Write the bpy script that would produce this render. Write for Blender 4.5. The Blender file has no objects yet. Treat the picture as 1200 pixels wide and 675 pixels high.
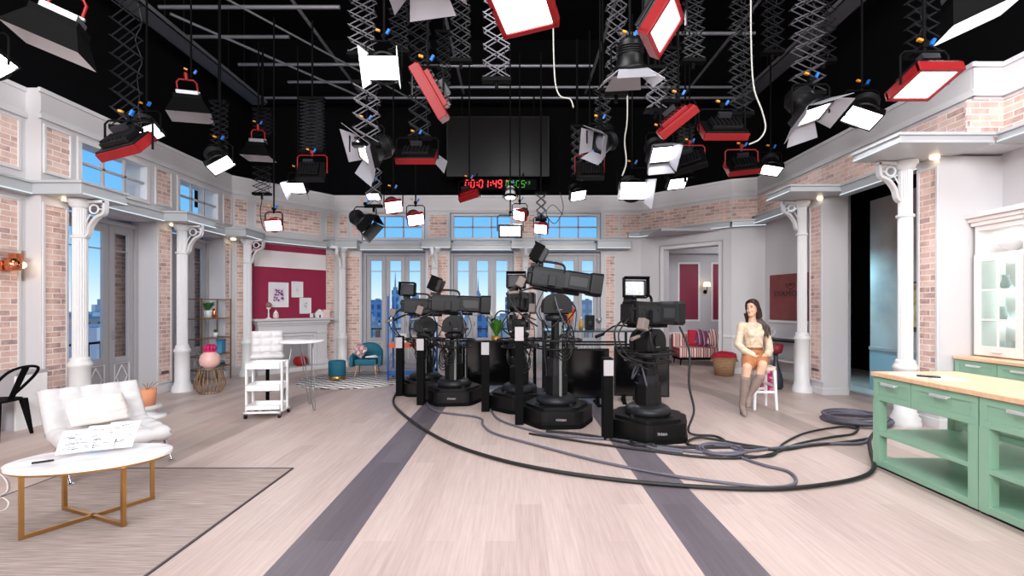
import bpy, bmesh, math, random
from mathutils import Vector, Matrix, Euler
R = random.Random(7)
PI = math.pi
SC = bpy.context.scene
COL = SC.collection
H, F, CX, CY = 1.557, 533.0, 604.0, 358.0      # eye height, focal length (px), vanishing point

def at(x, y, Y):
    return Vector(((x-CX)*Y/F, Y, H+(CY-y)*Y/F))
def fl(x, y, z=0.0):
    Y = F*(H-z)/(y-CY)
    return Vector(((x-CX)*Y/F, Y, z))

# ------------------------------------------------------------------ mesh builder
class MB:
    def __init__(s, M=None):
        s.v, s.f, s.s, s.M = [], [], [], M or Matrix()
    def add(s, vs, fs, smooth=False):
        b = len(s.v)
        s.v += [s.M @ Vector(v) for v in vs]
        flip = s.M.to_3x3().determinant() < 0
        for f in fs:
            f = [b+i for i in f]
            s.f.append(f[::-1] if flip else f); s.s.append(smooth)
        return s
    def box(s, x0, x1, y0, y1, z0, z1):
        if x0 > x1: x0, x1 = x1, x0
        if y0 > y1: y0, y1 = y1, y0
        if z0 > z1: z0, z1 = z1, z0
        return s.add([(x0,y0,z0),(x1,y0,z0),(x1,y1,z0),(x0,y1,z0),(x0,y0,z1),(x1,y0,z1),(x1,y1,z1),(x0,y1,z1)],
              [(0,3,2,1),(4,5,6,7),(0,1,5,4),(1,2,6,5),(2,3,7,6),(3,0,4,7)])
    def cb(s, c, d, rot=None):                       # centred box, optionally rotated
        m = Matrix.Translation(Vector(c)) @ (Euler(rot).to_matrix().to_4x4() if rot is not None and not isinstance(rot, Matrix) else (rot or Matrix()))
        o = s.M; s.M = o @ m
        s.box(-d[0]/2, d[0]/2, -d[1]/2, d[1]/2, -d[2]/2, d[2]/2); s.M = o
        return s
    def cyl(s, p, q, r, r2=None, n=16, caps=True, smooth=True):
        p, q = Vector(p), Vector(q); r2 = r if r2 is None else r2
        d = (q-p).normalized(); a = d.orthogonal().normalized(); b = d.cross(a)
        vs = []
        for c, rr in ((p, r), (q, r2)):
            for i in range(n):
                t = 2*PI*i/n; vs.append(c+(a*math.cos(t)+b*math.sin(t))*rr)
        s.add(vs, [(i, (i+1)%n, n+(i+1)%n, n+i) for i in range(n)], smooth)
        if caps: s.add(vs, [tuple(range(n))[::-1], tuple(range(n, 2*n))])
        return s
    def lathe(s, prof, n=24, c=(0,0,0), smooth=True, flute=0.0, caps=True):
        vs = []; m = len(prof)
        for r, z in prof:
            for i in range(n):
                t = 2*PI*i/n; rr = r*(1-flute*(i % 2)) if flute else r
                vs.append((c[0]+rr*math.cos(t), c[1]+rr*math.sin(t), c[2]+z))
        fs = [(k*n+i, k*n+(i+1)%n, (k+1)*n+(i+1)%n, (k+1)*n+i) for k in range(m-1) for i in range(n)]
        s.add(vs, fs, smooth)
        if not caps: return s
        if prof[0][0] > 1e-6: s.add(vs[:n], [tuple(range(n))[::-1]])
        if prof[-1][0] > 1e-6: s.add(vs[-n:], [tuple(range(n))])
        return s
    def tube(s, pts, r, n=8, closed=False, smooth=True):
        pts = [Vector(p) for p in pts]; m = len(pts); vs = []; up = None
        rr = r if isinstance(r, (list, tuple)) else [r]*m
        for k, p in enumerate(pts):
            a = pts[(k-1) % m] if (closed or k > 0) else p
            b = pts[(k+1) % m] if (closed or k < m-1) else p
            d = (b-a).normalized() if (b-a).length > 1e-9 else Vector((0,0,1))
            if up is None: up = d.orthogonal().normalized()
            up = (up-d*up.dot(d))
            up = up.normalized() if up.length > 1e-6 else d.orthogonal().normalized()
            w = d.cross(up)
            for i in range(n):
                t = 2*PI*i/n; vs.append(p+(up*math.cos(t)+w*math.sin(t))*rr[k])
        fs = [(k*n+i, k*n+(i+1)%n, ((k+1)%m)*n+(i+1)%n, ((k+1)%m)*n+i) for k in range(m if closed else m-1) for i in range(n)]
        s.add(vs, fs, smooth)
        if not closed: s.add(vs, [tuple(range(n))[::-1], tuple(range((m-1)*n, m*n))])
        return s
    def prism(s, poly, z0, z1, smooth=False):        # polygon in xy pulled along z
        n = len(poly)
        vs = [(x, y, z0) for x, y in poly]+[(x, y, z1) for x, y in poly]
        s.add(vs, [(i, (i+1)%n, n+(i+1)%n, n+i) for i in range(n)], smooth)
        return s.add(vs, [tuple(range(n))[::-1], tuple(range(n, 2*n))])
    def loft(s, rings, smooth=True, caps=True):      # rings of equal point count
        n = len(rings[0]); vs = [p for r in rings for p in r]
        s.add(vs, [(k*n+i, k*n+(i+1)%n, (k+1)*n+(i+1)%n, (k+1)*n+i) for k in range(len(rings)-1) for i in range(n)], smooth)
        if caps: s.add(vs, [tuple(range(n))[::-1], tuple(range((len(rings)-1)*n, len(rings)*n))], smooth)
        return s
    def ball(s, c, r, n=16, m=10, sc=(1,1,1)):
        o = s.M; s.M = o @ Matrix.Translation(Vector(c)) @ Matrix.Diagonal((*sc, 1))
        s.lathe([(max(r*math.sin(PI*k/m), 1e-7), -r*math.cos(PI*k/m)) for k in range(m+1)], n); s.M = o
        return s
    def build(s, name, mat, parent=None, bevel=0, kind=None, sub=0, label=None):
        me = bpy.data.meshes.new(name)
        me.from_pydata([tuple(v) for v in s.v], [], s.f)
        me.polygons.foreach_set('use_smooth', s.s)
        uv = me.uv_layers.new(name='UVMap').data
        for p in me.polygons:
            nn = p.normal
            if abs(nn.z) > .75: T, B = Vector((1,0,0)), Vector((0,1,0))
            else: T, B = Vector((-nn.y, nn.x, 0)).normalized(), Vector((0,0,1))
            for li in p.loop_indices:
                v = me.vertices[me.loops[li].vertex_index].co
                uv[li].uv = (v.dot(T), v.dot(B))
        me.materials.append(mat)
        o = bpy.data.objects.new(name, me); COL.objects.link(o)
        if parent is not None: o.parent = parent
        if bevel:
            b = o.modifiers.new('bevel', 'BEVEL'); b.width = bevel; b.segments = 2; b.limit_method = 'ANGLE'; b.angle_limit = .6
        if sub:
            b = o.modifiers.new('sub', 'SUBSURF'); b.levels = b.render_levels = sub
        if kind: o['kind'] = kind
        if label: o['label'] = label
        return o

def frame(o, t):                                     # wall frame: x along, y away from the room, z up
    t = Vector((t[0], t[1], 0)).normalized(); n = Vector((-t.y, t.x, 0))
    return Matrix(((t.x, n.x, 0, o[0]), (t.y, n.y, 0, o[1]), (0, 0, 1, 0), (0, 0, 0, 1)))
def rotz(a, loc=(0,0,0)):
    return Matrix.Translation(Vector(loc)) @ Matrix.Rotation(a, 4, 'Z')
def aim(d, loc=(0,0,0), roll=0):                     # local -Z looks along d
    z = -Vector(d).normalized(); w = Vector((1,0,0)) if abs(z.x) < .9 else Vector((0,1,0))
    x = (w-z*w.dot(z)).normalized(); y = z.cross(x)
    if y.z < -.2: x, y = -x, -y
    m = Matrix((x, y, z)).transposed().to_4x4()
    return Matrix.Translation(Vector(loc)) @ m @ Matrix.Rotation(roll, 4, 'Z')

def thing(name, label, cat, loc=(0,0,0), rz=0, group=None):
    o = bpy.data.objects.new(name, None); COL.objects.link(o)
    o.empty_display_size = .1
    o.location = loc; o.rotation_euler = (0, 0, rz)
    o['label'] = label; o['category'] = cat
    if group: o['group'] = group
    return o
def tag(o, label, cat, group=None, kind=None):
    o['label'] = label; o['category'] = cat
    if group: o['group'] = group
    if kind: o['kind'] = kind
    return o
def struct(name):
    o = bpy.data.objects.new(name, None); COL.objects.link(o); o['kind'] = 'structure'; return o
def smooth_path(pts, k=8):                           # Catmull-Rom
    pts = [Vector(p) for p in pts]; out = []
    P = [pts[0]]+pts+[pts[-1]]
    for i in range(1, len(P)-2):
        a, b, c, d = P[i-1], P[i], P[i+1], P[i+2]
        for j in range(k):
            t = j/k
            out.append(.5*((2*b)+(c-a)*t+(2*a-5*b+4*c-d)*t*t+(3*b-a-3*c+d)*t**3))
    return out+[pts[-1]]
def circ(c, r, n=20, z=None, a0=0, a1=2*PI, closed=True):
    return [Vector((c[0]+r*math.cos(a0+(a1-a0)*i/(n if closed else n-1)), c[1]+r*math.sin(a0+(a1-a0)*i/(n if closed else n-1)), c[2] if z is None else z)) for i in range(n)]

# ------------------------------------------------------------------ materials
def lin(c):
    c = c/255
    return c/12.92 if c <= .04045 else ((c+.055)/1.055)**2.4
def rgb(c): return (lin(c[0]), lin(c[1]), lin(c[2]), 1)
_M = {}
def mat(name, c, rough=.5, metal=0., var=.0, scale=8., bump=0., emit=None, es=1., spec=None, coat=0.):
    if name in _M: return _M[name]
    m = bpy.data.materials.new(name); m.use_nodes = True
    nt = m.node_tree; b = nt.nodes['Principled BSDF']
    b.inputs['Base Color'].default_value = rgb(c); b.inputs['Roughness'].default_value = rough; b.inputs['Metallic'].default_value = metal
    if spec is not None: b.inputs['Specular IOR Level'].default_value = spec
    if coat: b.inputs['Coat Weight'].default_value = coat; b.inputs['Coat Roughness'].default_value = .1
    if emit: b.inputs['Emission Color'].default_value = rgb(emit); b.inputs['Emission Strength'].default_value = es
    tc = nt.nodes.new('ShaderNodeTexCoord'); nz = nt.nodes.new('ShaderNodeTexNoise')
    nz.inputs['Scale'].default_value = scale; nz.inputs['Detail'].default_value = 4
    nt.links.new(tc.outputs['Object'], nz.inputs['Vector'])
    if var:
        mx = nt.nodes.new('ShaderNodeMix'); mx.data_type = 'RGBA'
        lo, hi = [tuple(max(0, min(255, k*(1+s*var))) for k in c) for s in (-1, 1)]
        mx.inputs[6].default_value = rgb(lo); mx.inputs[7].default_value = rgb(hi)
        nt.links.new(nz.outputs['Fac'], mx.inputs[0]); nt.links.new(mx.outputs[2], b.inputs['Base Color'])
    if bump:
        bp = nt.nodes.new('ShaderNodeBump'); bp.inputs['Strength'].default_value = bump; bp.inputs['Distance'].default_value = .01
        nt.links.new(nz.outputs['Fac'], bp.inputs['Height']); nt.links.new(bp.outputs['Normal'], b.inputs['Normal'])
    _M[name] = m
    return m
def nodes(name, rough=.6):
    m = bpy.data.materials.new(name); m.use_nodes = True; nt = m.node_tree
    b = nt.nodes['Principled BSDF']; b.inputs['Roughness'].default_value = rough
    def N(t, **k):
        n = nt.nodes.new('ShaderNode'+t)
        for a, v in k.items(): setattr(n, a, v)
        return n
    return m, nt, b, N, nt.links.new
def ramp(N, stops):
    r = N('ValToRGB'); e = r.color_ramp.elements
    while len(e) < len(stops): e.new(.5)
    for el, (p, c) in zip(e, stops): el.position = p; el.color = rgb(c)
    return r
def brick_mat(name, cols, mortar, bw=.225, bh=.075):
    m, nt, b, N, L = nodes(name, .85)
    uv = N('UVMap'); br = N('TexBrick'); br.offset = .5
    br.inputs['Scale'].default_value = 1; br.inputs['Brick Width'].default_value = bw; br.inputs['Row Height'].default_value = bh
    br.inputs['Mortar Size'].default_value = .007; br.inputs['Mortar Smooth'].default_value = .25; br.inputs['Bias'].default_value = 0
    br.inputs['Color1'].default_value = (0,0,0,1); br.inputs['Color2'].default_value = (1,1,1,1); br.inputs['Mortar'].default_value = (.5,.5,.5,1)
    nz = N('TexNoise'); nz.inputs['Scale'].default_value = 9; nz.inputs['Detail'].default_value = 6
    L(uv.outputs[0], br.inputs['Vector']); L(uv.outputs[0], nz.inputs['Vector'])
    r = ramp(N, cols)
    mth = N('Math', operation='MULTIPLY_ADD'); mth.inputs[1].default_value = .55
    m2 = N('Math', operation='MULTIPLY_ADD'); m2.inputs[1].default_value = .9; m2.inputs[2].default_value = -.23
    L(nz.outputs['Fac'], m2.inputs[0]); L(br.outputs['Color'], mth.inputs[0]); L(m2.outputs[0], mth.inputs[2]); L(mth.outputs[0], r.inputs[0])
    n2 = N('TexNoise'); n2.inputs['Scale'].default_value = 45; L(uv.outputs[0], n2.inputs['Vector'])
    ad = N('Math', operation='MULTIPLY_ADD'); ad.inputs[1].default_value = .45; ad.inputs[2].default_value = -.12; ad.use_clamp = True
    L(n2.outputs['Fac'], ad.inputs[0])
    mxf = N('Math', operation='MAXIMUM'); L(br.outputs['Fac'], mxf.inputs[0]); L(ad.outputs[0], mxf.inputs[1])
    mx = N('Mix', data_type='RGBA'); mx.inputs[7].default_value = rgb(mortar)
    L(mxf.outputs[0], mx.inputs[0]); L(r.outputs[0], mx.inputs[6]); L(mx.outputs[2], b.inputs['Base Color'])
    bp = N('Bump'); bp.inputs['Strength'].default_value = .5; bp.inputs['Distance'].default_value = .01; bp.invert = True
    L(br.outputs['Fac'], bp.inputs['Height']); L(bp.outputs[0], b.inputs['Normal'])
    return m
def plank_mat(name, cols, grain=.5, rough=.42, pw=.2, pl=1.5):
    m, nt, b, N, L = nodes(name, rough)
    tc = N('TexCoord'); mp = N('Mapping'); mp.inputs['Rotation'].default_value = (0, 0, PI/2)
    L(tc.outputs['Object'], mp.inputs['Vector'])
    br = N('TexBrick'); br.offset = .37; br.inputs['Scale'].default_value = 1
    br.inputs['Brick Width'].default_value = pl; br.inputs['Row Height'].default_value = pw
    br.inputs['Mortar Size'].default_value = .0015; br.inputs['Color1'].default_value = (0,0,0,1); br.inputs['Color2'].default_value = (1,1,1,1)
    br.inputs['Mortar'].default_value = (.3,.3,.3,1)
    L(mp.outputs[0], br.inputs['Vector'])
    m3 = N('Mapping'); m3.inputs['Scale'].default_value = (26, 1.3, 1); L(tc.outputs['Object'], m3.inputs['Vector'])
    nz = N('TexNoise'); nz.inputs['Scale'].default_value = 1.6; nz.inputs['Detail'].default_value = 6; nz.inputs['Roughness'].default_value = .62
    L(m3.outputs[0], nz.inputs['Vector'])
    a = N('Math', operation='MULTIPLY'); a.inputs[1].default_value = 1-grain; L(br.outputs['Color'], a.inputs[0])
    c = N('Math', operation='MULTIPLY_ADD'); c.inputs[1].default_value = grain; L(nz.outputs['Fac'], c.inputs[0]); L(a.outputs[0], c.inputs[2])
    r = ramp(N, cols); L(c.outputs[0], r.inputs[0]); L(r.outputs[0], b.inputs['Base Color'])
    return m
def stripe_mat(name, stops, scale, axis=0, rough=.8, coord='Object', stretch=None, detail=3, noise=None):
    m, nt, b, N, L = nodes(name, rough)
    tc = N('TexCoord'); r = ramp(N, stops)
    if noise:
        mp = N('Mapping'); mp.inputs['Scale'].default_value = stretch or (1,1,1); L(tc.outputs[coord], mp.inputs[0])
        nz = N('TexNoise'); nz.inputs['Scale'].default_value = scale; nz.inputs['Detail'].default_value = detail
        L(mp.outputs[0], nz.inputs['Vector']); L(nz.outputs['Fac'], r.inputs[0])
    else:
        sp = N('SeparateXYZ'); L(tc.outputs[coord], sp.inputs[0])
        mu = N('Math', operation='MULTIPLY'); mu.inputs[1].default_value = scale; L(sp.outputs[axis], mu.inputs[0])
        fr = N('Math', operation='FRACT'); L(mu.outputs[0], fr.inputs[0]); L(fr.outputs[0], r.inputs[0])
        r.color_ramp.interpolation = 'CONSTANT'
    L(r.outputs[0], b.inputs['Base Color'])
    return m
def glass_mat(name, tint=(255,255,255), gloss=.004, rough=0.4):
    m, nt, b, N, L = nodes(name)
    nt.nodes.remove(b); out = nt.nodes['Material Output']
    t = N('BsdfTransparent'); t.inputs[0].default_value = rgb(tint); g = N('BsdfGlossy'); g.inputs['Roughness'].default_value = rough
    fr = N('LayerWeight'); fr.inputs[0].default_value = .15
    mu = N('Math', operation='MULTIPLY_ADD'); mu.inputs[1].default_value = .05; mu.inputs[2].default_value = gloss; L(fr.outputs['Fresnel'], mu.inputs[0])
    mx = N('MixShader'); L(mu.outputs[0], mx.inputs[0]); L(t.outputs[0], mx.inputs[1]); L(g.outputs[0], mx.inputs[2]); L(mx.outputs[0], out.inputs[0])
    return m
def glow(name, c, s):
    return mat(name, (10,10,10), .5, emit=c, es=s)

GREY = mat('set_grey_paint', (205,203,206), .55, var=.012, scale=1.5)
GREY2 = mat('set_grey_mould', (212,211,214), .5, var=.01, scale=3)
GREYD = mat('door_grey_paint', (172,171,176), .5, var=.015, scale=3)
WHITEM = mat('white_column_paint', (222,222,224), .42, var=.01, scale=4)
BRICK = brick_mat('pale_brick', [(0,(128,108,108)),(.2,(172,138,130)),(.42,(212,172,158)),(.7,(226,192,178)),(1,(236,214,206))], (238,230,228))
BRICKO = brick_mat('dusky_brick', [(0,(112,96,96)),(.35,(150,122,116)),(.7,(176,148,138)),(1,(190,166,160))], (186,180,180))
FLOORM = plank_mat('pale_planks', [(.2,(163,143,138)),(.42,(181,162,156)),(.58,(192,173,167)),(.8,(204,187,182))], .8)
BANDM = plank_mat('brown_planks', [(.1,(136,120,114)),(.5,(160,144,137)),(.9,(178,163,157))], .6)
OUTM = plank_mat('tan_planks', [(.1,(160,140,132)),(.5,(190,172,165)),(.9,(206,192,186))], .6)
DARKM = plank_mat('dark_planks', [(.1,(72,64,72)),(.5,(94,86,94)),(.9,(116,108,116))], .7, pw=.19)
BLACK = mat('black_plastic', (9,9,10), .42, var=.1, scale=20, spec=.3)
BLACKM = mat('black_matte', (8,8,9), .8, spec=.12)
VOID = mat('black_drape', (7,7,9), .95, spec=.1)
DGREY = mat('charcoal_metal', (26,26,30), .4, var=.1, spec=.3)
MGREY = mat('mid_grey_plastic', (40,40,45), .45)
PIPE = mat('grey_scaffold_pipe', (140,140,146), .45, .5)
ALU = mat('aluminium_bar', (150,150,155), .4, .6)
CHROME = mat('chrome', (225,225,228), .12, 1.)
BRASS = mat('brushed_brass', (196,152,92), .28, 1.)
GOLD = mat('antique_gold_wire', (164,128,84), .35, .9)
RED = mat('red_lamp_paint', (146,9,18), .5)
BLUEP = mat('blue_clip', (30,110,200), .4)
ORANGEP = mat('orange_clip', (230,150,40), .5)
WHITE = mat('white_gloss', (238,238,240), .35)
WLEA = mat('white_leather', (206,204,206), .42, bump=.05, scale=60)
SILVER = mat('barndoor_silver', (172,172,180), .38, .25)
GREEN = mat('sage_green_paint', (138,178,154), .45, var=.02, scale=4)
OAK = stripe_mat('oak_worktop', [(.2,(216,170,132)),(.5,(228,186,150)),(.8,(236,202,170))], 2.0, noise=True, stretch=(14,1.2,6), rough=.4)
BURG = mat('burgundy_paint', (146,24,66), .6, var=.03, scale=3)
BURGD = mat('burgundy_panel', (118,14,54), .6, var=.04)
TEAL = mat('teal_velvet', (18,96,118), .75, var=.15, scale=30, bump=.05)
REDF = mat('crimson_fabric', (176,24,52), .8, var=.08, scale=30)
PINKC = mat('pink_ceramic', (238,188,180), .35)
GLASS = glass_mat('clear_glass')
FROST = glass_mat('frosted_glass', (242,248,247), .08, .45)
RUBBER = mat('cable_rubber', (16,16,18), .5)
RUBG = mat('grey_cable_rubber', (92,90,104), .55)
PAPER = mat('white_paper', (226,226,230), .7)
SKIN = mat('skin', (226,178,152), .5, var=.02, scale=10)
LED = glow('led_strip', (225,240,250), 1.1)
LENS_ON = glow('lamp_lens_lit', (255,252,255), 9)
LENS_OFF = mat('lamp_lens', (150,150,160), .2)
WARM = glow('warm_downlight', (255,225,180), 8)
def oval(a, b, n=64, e=2.0): return [(a*abs(math.cos(2*PI*i/n))**(2/e)*(1 if math.cos(2*PI*i/n) >= 0 else -1), b*abs(math.sin(2*PI*i/n))**(2/e)*(1 if math.sin(2*PI*i/n) >= 0 else -1)) for i in range(n)]
# ------------------------------------------------------------------ floor
g = MB(); g.box(-9, 9, -5, 14.5, -.05, 0); floor = g.build('floor', OUTM, kind='structure')
def poly_floor(name, mat_, pts, z):
    MB().prism(pts, -.001, z).build(name, mat_, floor)
def rounded(x0, x1, y0, y1, r):
    p = [(x0, y0), (x1, y0)]
    p += [(x1-r+r*math.cos(a), y1-r+r*math.sin(a)) for a in [PI/2*i/10 for i in range(11)]]
    p += [(x0+r-r*math.sin(a), y1-r+r*math.cos(a)) for a in [PI/2*i/10 for i in range(11)]]
    return p
poly_floor('brown_border', BANDM, rounded(-3.8, 3.86, -4, 9.85, 2.2), .0015)
poly_floor('inner_floor', FLOORM, rounded(-3.36, 3.42, -4, 9.42, 1.8), .003)
poly_floor('dark_strip', DARKM, [(-1.45,-4),(-1.07,-4),(-1.07,9.3),(-1.45,9.3)], .0045)
poly_floor('dark_strip', DARKM, [(1.09,-4),(1.47,-4),(1.47,9.3),(1.09,9.3)], .0045)
# ------------------------------------------------------------------ black studio shell
def shell(name, *b): MB().box(*b).build(name, VOID, kind='structure')
shell('ceiling', -9, 9, -5, 14.5, 9, 9.1)
shell('wall_back_upper', -9, 9, 12.75, 12.85, 4.32, 9)
shell('wall_left_upper', -7.5, -7.4, -5, 12.75, 4.32, 9)
shell('wall_rear', -9, 9, -5.1, -5, 0, 9)
shell('wall_right_outer', 8.4, 8.5, -5, 14.5, 0, 9)
shell('wall_right_far', 3.1, 8.4, 14.4, 14.5, 0, 9)
shell('wall_right_upper', 6.9, 7.0, -5, 14.4, 4.2, 9)
shell('ceiling_left_closure', -7.5, -6.55, -5, 6.0, 4.3, 4.34)
# ------------------------------------------------------------------ set walls
ZT = 4.45
LW = frame((-6.3, 0), (0, 1)); A = Vector((-6.3, 10.1)); B = Vector((-4.75, 11.95))
CW = frame(A, B-A); LC = (B-A).length
BW = frame(B, (1, 0))
C = Vector((3.3, 11.95)); D = Vector((4.95, 10.42)); E_ = Vector((5.6, 10.2)); F_ = Vector((6.02, 8.3))
RC = frame(C, D-C); LR = (D-C).length
RD = frame(D, E_-D); LD = (E_-D).length
RS = frame(E_, F_-E_); LS = (F_-E_).length
RW = frame((5.45, 10.2), (0, -1))

def panel(parent, W, u0, u1, d, z0, z1, m=None, border=.035, name='brick_panel'):
    MB(W).box(u0, u1, d-.006, d+.02, z0, z1).build(name, m or BRICK, parent)
    if border:
        g = MB(W)
        for a, b_, c, e in ((u0-border, u1+border, z1, z1+border), (u0-border, u1+border, z0-border, z0), (u0-border, u0, z0, z1), (u1, u1+border, z0, z1)):
            g.box(a, b_, d-.02, d+.02, c, e)
        g.build('panel_moulding', GREY2, parent, bevel=.004)
def top_mould(parent, W, u0, u1, d, z=4.02):
    g = MB(W); g.box(u0, u1, d-.03, d+.02, z+.02, z+.08); g.box(u0, u1, d-.015, d+.02, z+.08, z+.11); g.box(u0, u1, d-.02, d+.02, ZT-.06, ZT)
    g.build('top_moulding', GREY2, parent, bevel=.006)
_cn = [0]
def canopy(parent, W, u0, u1, d0, d1, z0, z1, led=True, ends=True):
    _cn[0] += 1; dz = .0035*(_cn[0] % 3); z0, z1, d1 = z0+dz, z1+dz*1.3, d1+dz*.7
    g = MB(W)                                        # d0 front edge, d1 back (wall)
    g.box(u0, u1, d0, d1, z0+.02, z1)
    g.box(u0-.03, u1+.03, d0-.03, d1, z1-.035, z1)
    g.box(u0-.015, u1+.015, d0-.015, d1, z0, z0+.03)
    g.build('canopy_fascia', mat('canopy_grey', (186,190,194), .4, .1), parent, bevel=.006)
    if led:
        MB(W).box(u0+.01, u1-.01, d0-.022, d0-.016, z0+.004, z0+.018).build('led_strip', LED, parent)
def downlight(parent, W, u, d, z):
    MB(W).lathe([(.001, -.006), (.045, -.006), (.05, .0), (.05, .01)], 16, (u, d, z)).build('downlight', WARM, parent)

def clerestory(name, W, u0, u1, z0, z1, d, cols=3):
    w = struct(name)
    g = MB(W); b = .07
    g.box(u0-b, u1+b, d-.06, d+.06, z1, z1+b); g.box(u0-b, u1+b, d-.06, d+.06, z0-b, z0)
    g.box(u0-b, u0, d-.06, d+.06, z0, z1); g.box(u1, u1+b, d-.06, d+.06, z0, z1)
    g.build('window_frame', GREY2, w, bevel=.006)
    g = MB(W); t = .018
    for i in range(1, cols):
        u = u0+(u1-u0)*i/cols; g.box(u-t, u+t, d-.02, d+.02, z0, z1)
    g.box(u0, u1, d-.02, d+.02, (z0+z1)/2-t, (z0+z1)/2+t)
    g.build('glazing_bar', GREYD, w)
    MB(W).box(u0, u1, d+.004, d+.008, z0, z1).build('pane', GLASS, w)
    return w
def french(name, W, u0, u1, d, n=3, zt=2.95):
    w = struct(name)
    g = MB(W); b = .07
    g.box(u0, u0+b, d-.05, d+.06, 0, zt); g.box(u1-b, u1, d-.05, d+.06, 0, zt); g.box(u0+b, u1-b, d-.05, d+.06, zt-b, zt)
    g.build('door_frame', GREYD, w, bevel=.006)
    lw = (u1-u0-2*b)/n
    for i in range(n):
        a = u0+b+i*lw+.004; c = a+lw-.008; s = .105; zb, zg0, zg1 = .02, .70, zt-b-.13
        g = MB(W)
        g.box(a, a+s, d-.02, d+.03, zb, zt-b); g.box(c-s, c, d-.02, d+.03, zb, zt-b)
        g.box(a+s, c-s, d-.02, d+.03, zg1, zt-b); g.box(a+s, c-s, d-.02, d+.03, zg0-.09, zg0); g.box(a+s, c-s, d-.02, d+.03, zb, .1)
        lf = g.build('door_leaf', GREYD, w, bevel=.004)
        MB(W).box(a+s, c-s, d-.0, d+.015, .1, zg0-.09).build('lower_panel', GREYD, lf)
        g = MB(W); q = .014; x0, x1, z0, z1 = a+s-.02, c-s+.02, .12, zg0-.1; xm, zm = (x0+x1)/2, (z0+z1)/2
        for e in ((x0,x1,z0,z0+q),(x0,x1,z1-q,z1),(x0,x0+q,z0,z1),(x1-q,x1,z0,z1)): g.box(e[0],e[1],d-.032,d-.01,e[2],e[3])
        k = .04
        for p, r in (((x0+k,zm),(xm,z0+k)),((xm,z0+k),(x1-k,zm)),((x1-k,zm),(xm,z1-k)),((xm,z1-k),(x0+k,zm))):
            g.tube([(p[0],d-.02,p[1]),(r[0],d-.02,r[1])], .01, 6)
        g.build('diamond_moulding', WHITEM, lf)
        MB(W).box(a+s, c-s, d+.005, d+.01, zg0, zg1).build('pane', GLASS, lf)
        MB(W).box(a+s, c-s, d-.004, d+.018, zg1-.29, zg1-.27).build('glazing_bar', GREYD, lf)
        if i: MB(W).tube([(a+.04,d-.05,1.0),(a+.04,d-.05,1.14)], .009, 8).build('door_handle', CHROME, lf)
    return w
def column(name, label, x, y, hz, ang, zr, r=.085, group='slender fluted columns'):
    t = thing(name, label, 'column', (x, y, 0), ang, group)
    ped = zr[0]
    MB().lathe([(.165,0),(.165,.05),(.155,.06),(.158,.1),(.132,.13),(.132,.16),(.118,.17),(.116,ped-.07),(.13,ped-.055),(.136,ped-.02),(.122,ped),(.106,ped+.03),(.112,ped+.05),(.095,ped+.07)], 28).build('pedestal', WHITEM, t)
    MB().lathe([(r,ped+.06),(r,zr[1])], 40, smooth=False, flute=.09).build('shaft', WHITEM, t)
    MB().lathe([(r*.9,zr[1]-.02),(r+.02,zr[1]-.01),(r+.02,zr[1]+.02),(r*.92,zr[1]+.03)], 28).build('collar', WHITEM, t)
    MB().lathe([(r*.96,zr[1]+.02),(r*.96,hz-.1)], 40, smooth=False, flute=.09).build('upper_shaft', WHITEM, t)
    MB().lathe([(r*.95,hz-.12),(r+.03,hz-.09),(r+.03,hz-.06),(r+.055,hz-.04),(r+.055,hz)], 28).build('capital', WHITEM, t)
    g = MB()                                         # scroll bracket towards local +x
    w_ = .035
    out = smooth_path([(r,0,hz-.52),(r+.04,0,hz-.47),(r+.07,0,hz-.36),(r+.15,0,hz-.25),(r+.25,0,hz-.19),(r+.27,0,hz-.08),(r+.27,0,hz-.02)], 5)
    for i in range(len(out)-1):
        p, q = out[i], out[i+1]; m_ = (p+q)/2; dd = q-p
        g.cb(m_, (dd.length*1.15, .07, .035), Matrix.Rotation(-math.atan2(dd.z, dd.x), 4, 'Y'))
    g.box(r*.7, r+.285, -w_, w_, hz-.045, hz-.01)
    ring = [(r+.11+.06*math.cos(k*PI/9), 0, hz-.13+.06*math.sin(k*PI/9)) for k in range(18)]
    g.tube(ring, .013, 6, closed=True)
    g.tube([(r,0,hz-.3),(r+.06,0,hz-.2)], .01, 6); g.tube([(r+.17,0,hz-.13),(r+.24,0,hz-.13)], .01, 6)
    g.build('scroll_bracket', WHITEM, t)
    return t

# ---- left wall
wl = struct('wall_left')
g = MB(LW)
g.box(-5, 6.04, .2, .45, 0, ZT)                      # near plain bay
for a, b_ in ((6.04,6.41),(7.98,8.34),(9.82,10.12)): g.box(a, b_, 0, .45, 0, 3.1)
g.box(6.04, 6.6-.07, .0, .45, 3.1, ZT); g.box(7.75+.07, 8.46, 0, .45, 3.1, ZT); g.box(9.6+.07, 10.12, 0, .45, 3.1, ZT)
for a, b_ in ((6.53,7.82),(8.46,9.67)): g.box(a, b_, 0, .45, 3.99, ZT); g.box(a, b_, 0, .45, 3.0, 3.29)
g.build('wall_body', GREY, wl)
panel(wl, LW, 2.6, 5.93, .2, .3, 2.93); panel(wl, LW, 2.6, 5.93, .2, 3.36, 3.98)
for a, b_ in ((6.04,6.41),(7.98,8.34),(9.82,10.06)):
    panel(wl, LW, a+.045, b_-.045, 0, .2, 2.9)
panel(wl, LW, 6.1, 6.42, 0, 3.36, 3.95); panel(wl, LW, 7.98, 8.3, 0, 3.36, 3.95); panel(wl, LW, 9.83, 10.06, 0, 3.36, 3.95)
top_mould(wl, LW, -5, 6.04, .2); top_mould(wl, LW, 6.01, 10.1, 0)
g = MB(LW)
for a, b_, d in ((-5,6.04,.2),(6.04,6.41,0),(7.98,8.34,0),(9.82,10.1,0)): g.box(a, b_, d-.018, d+.02, 0, .14)
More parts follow.
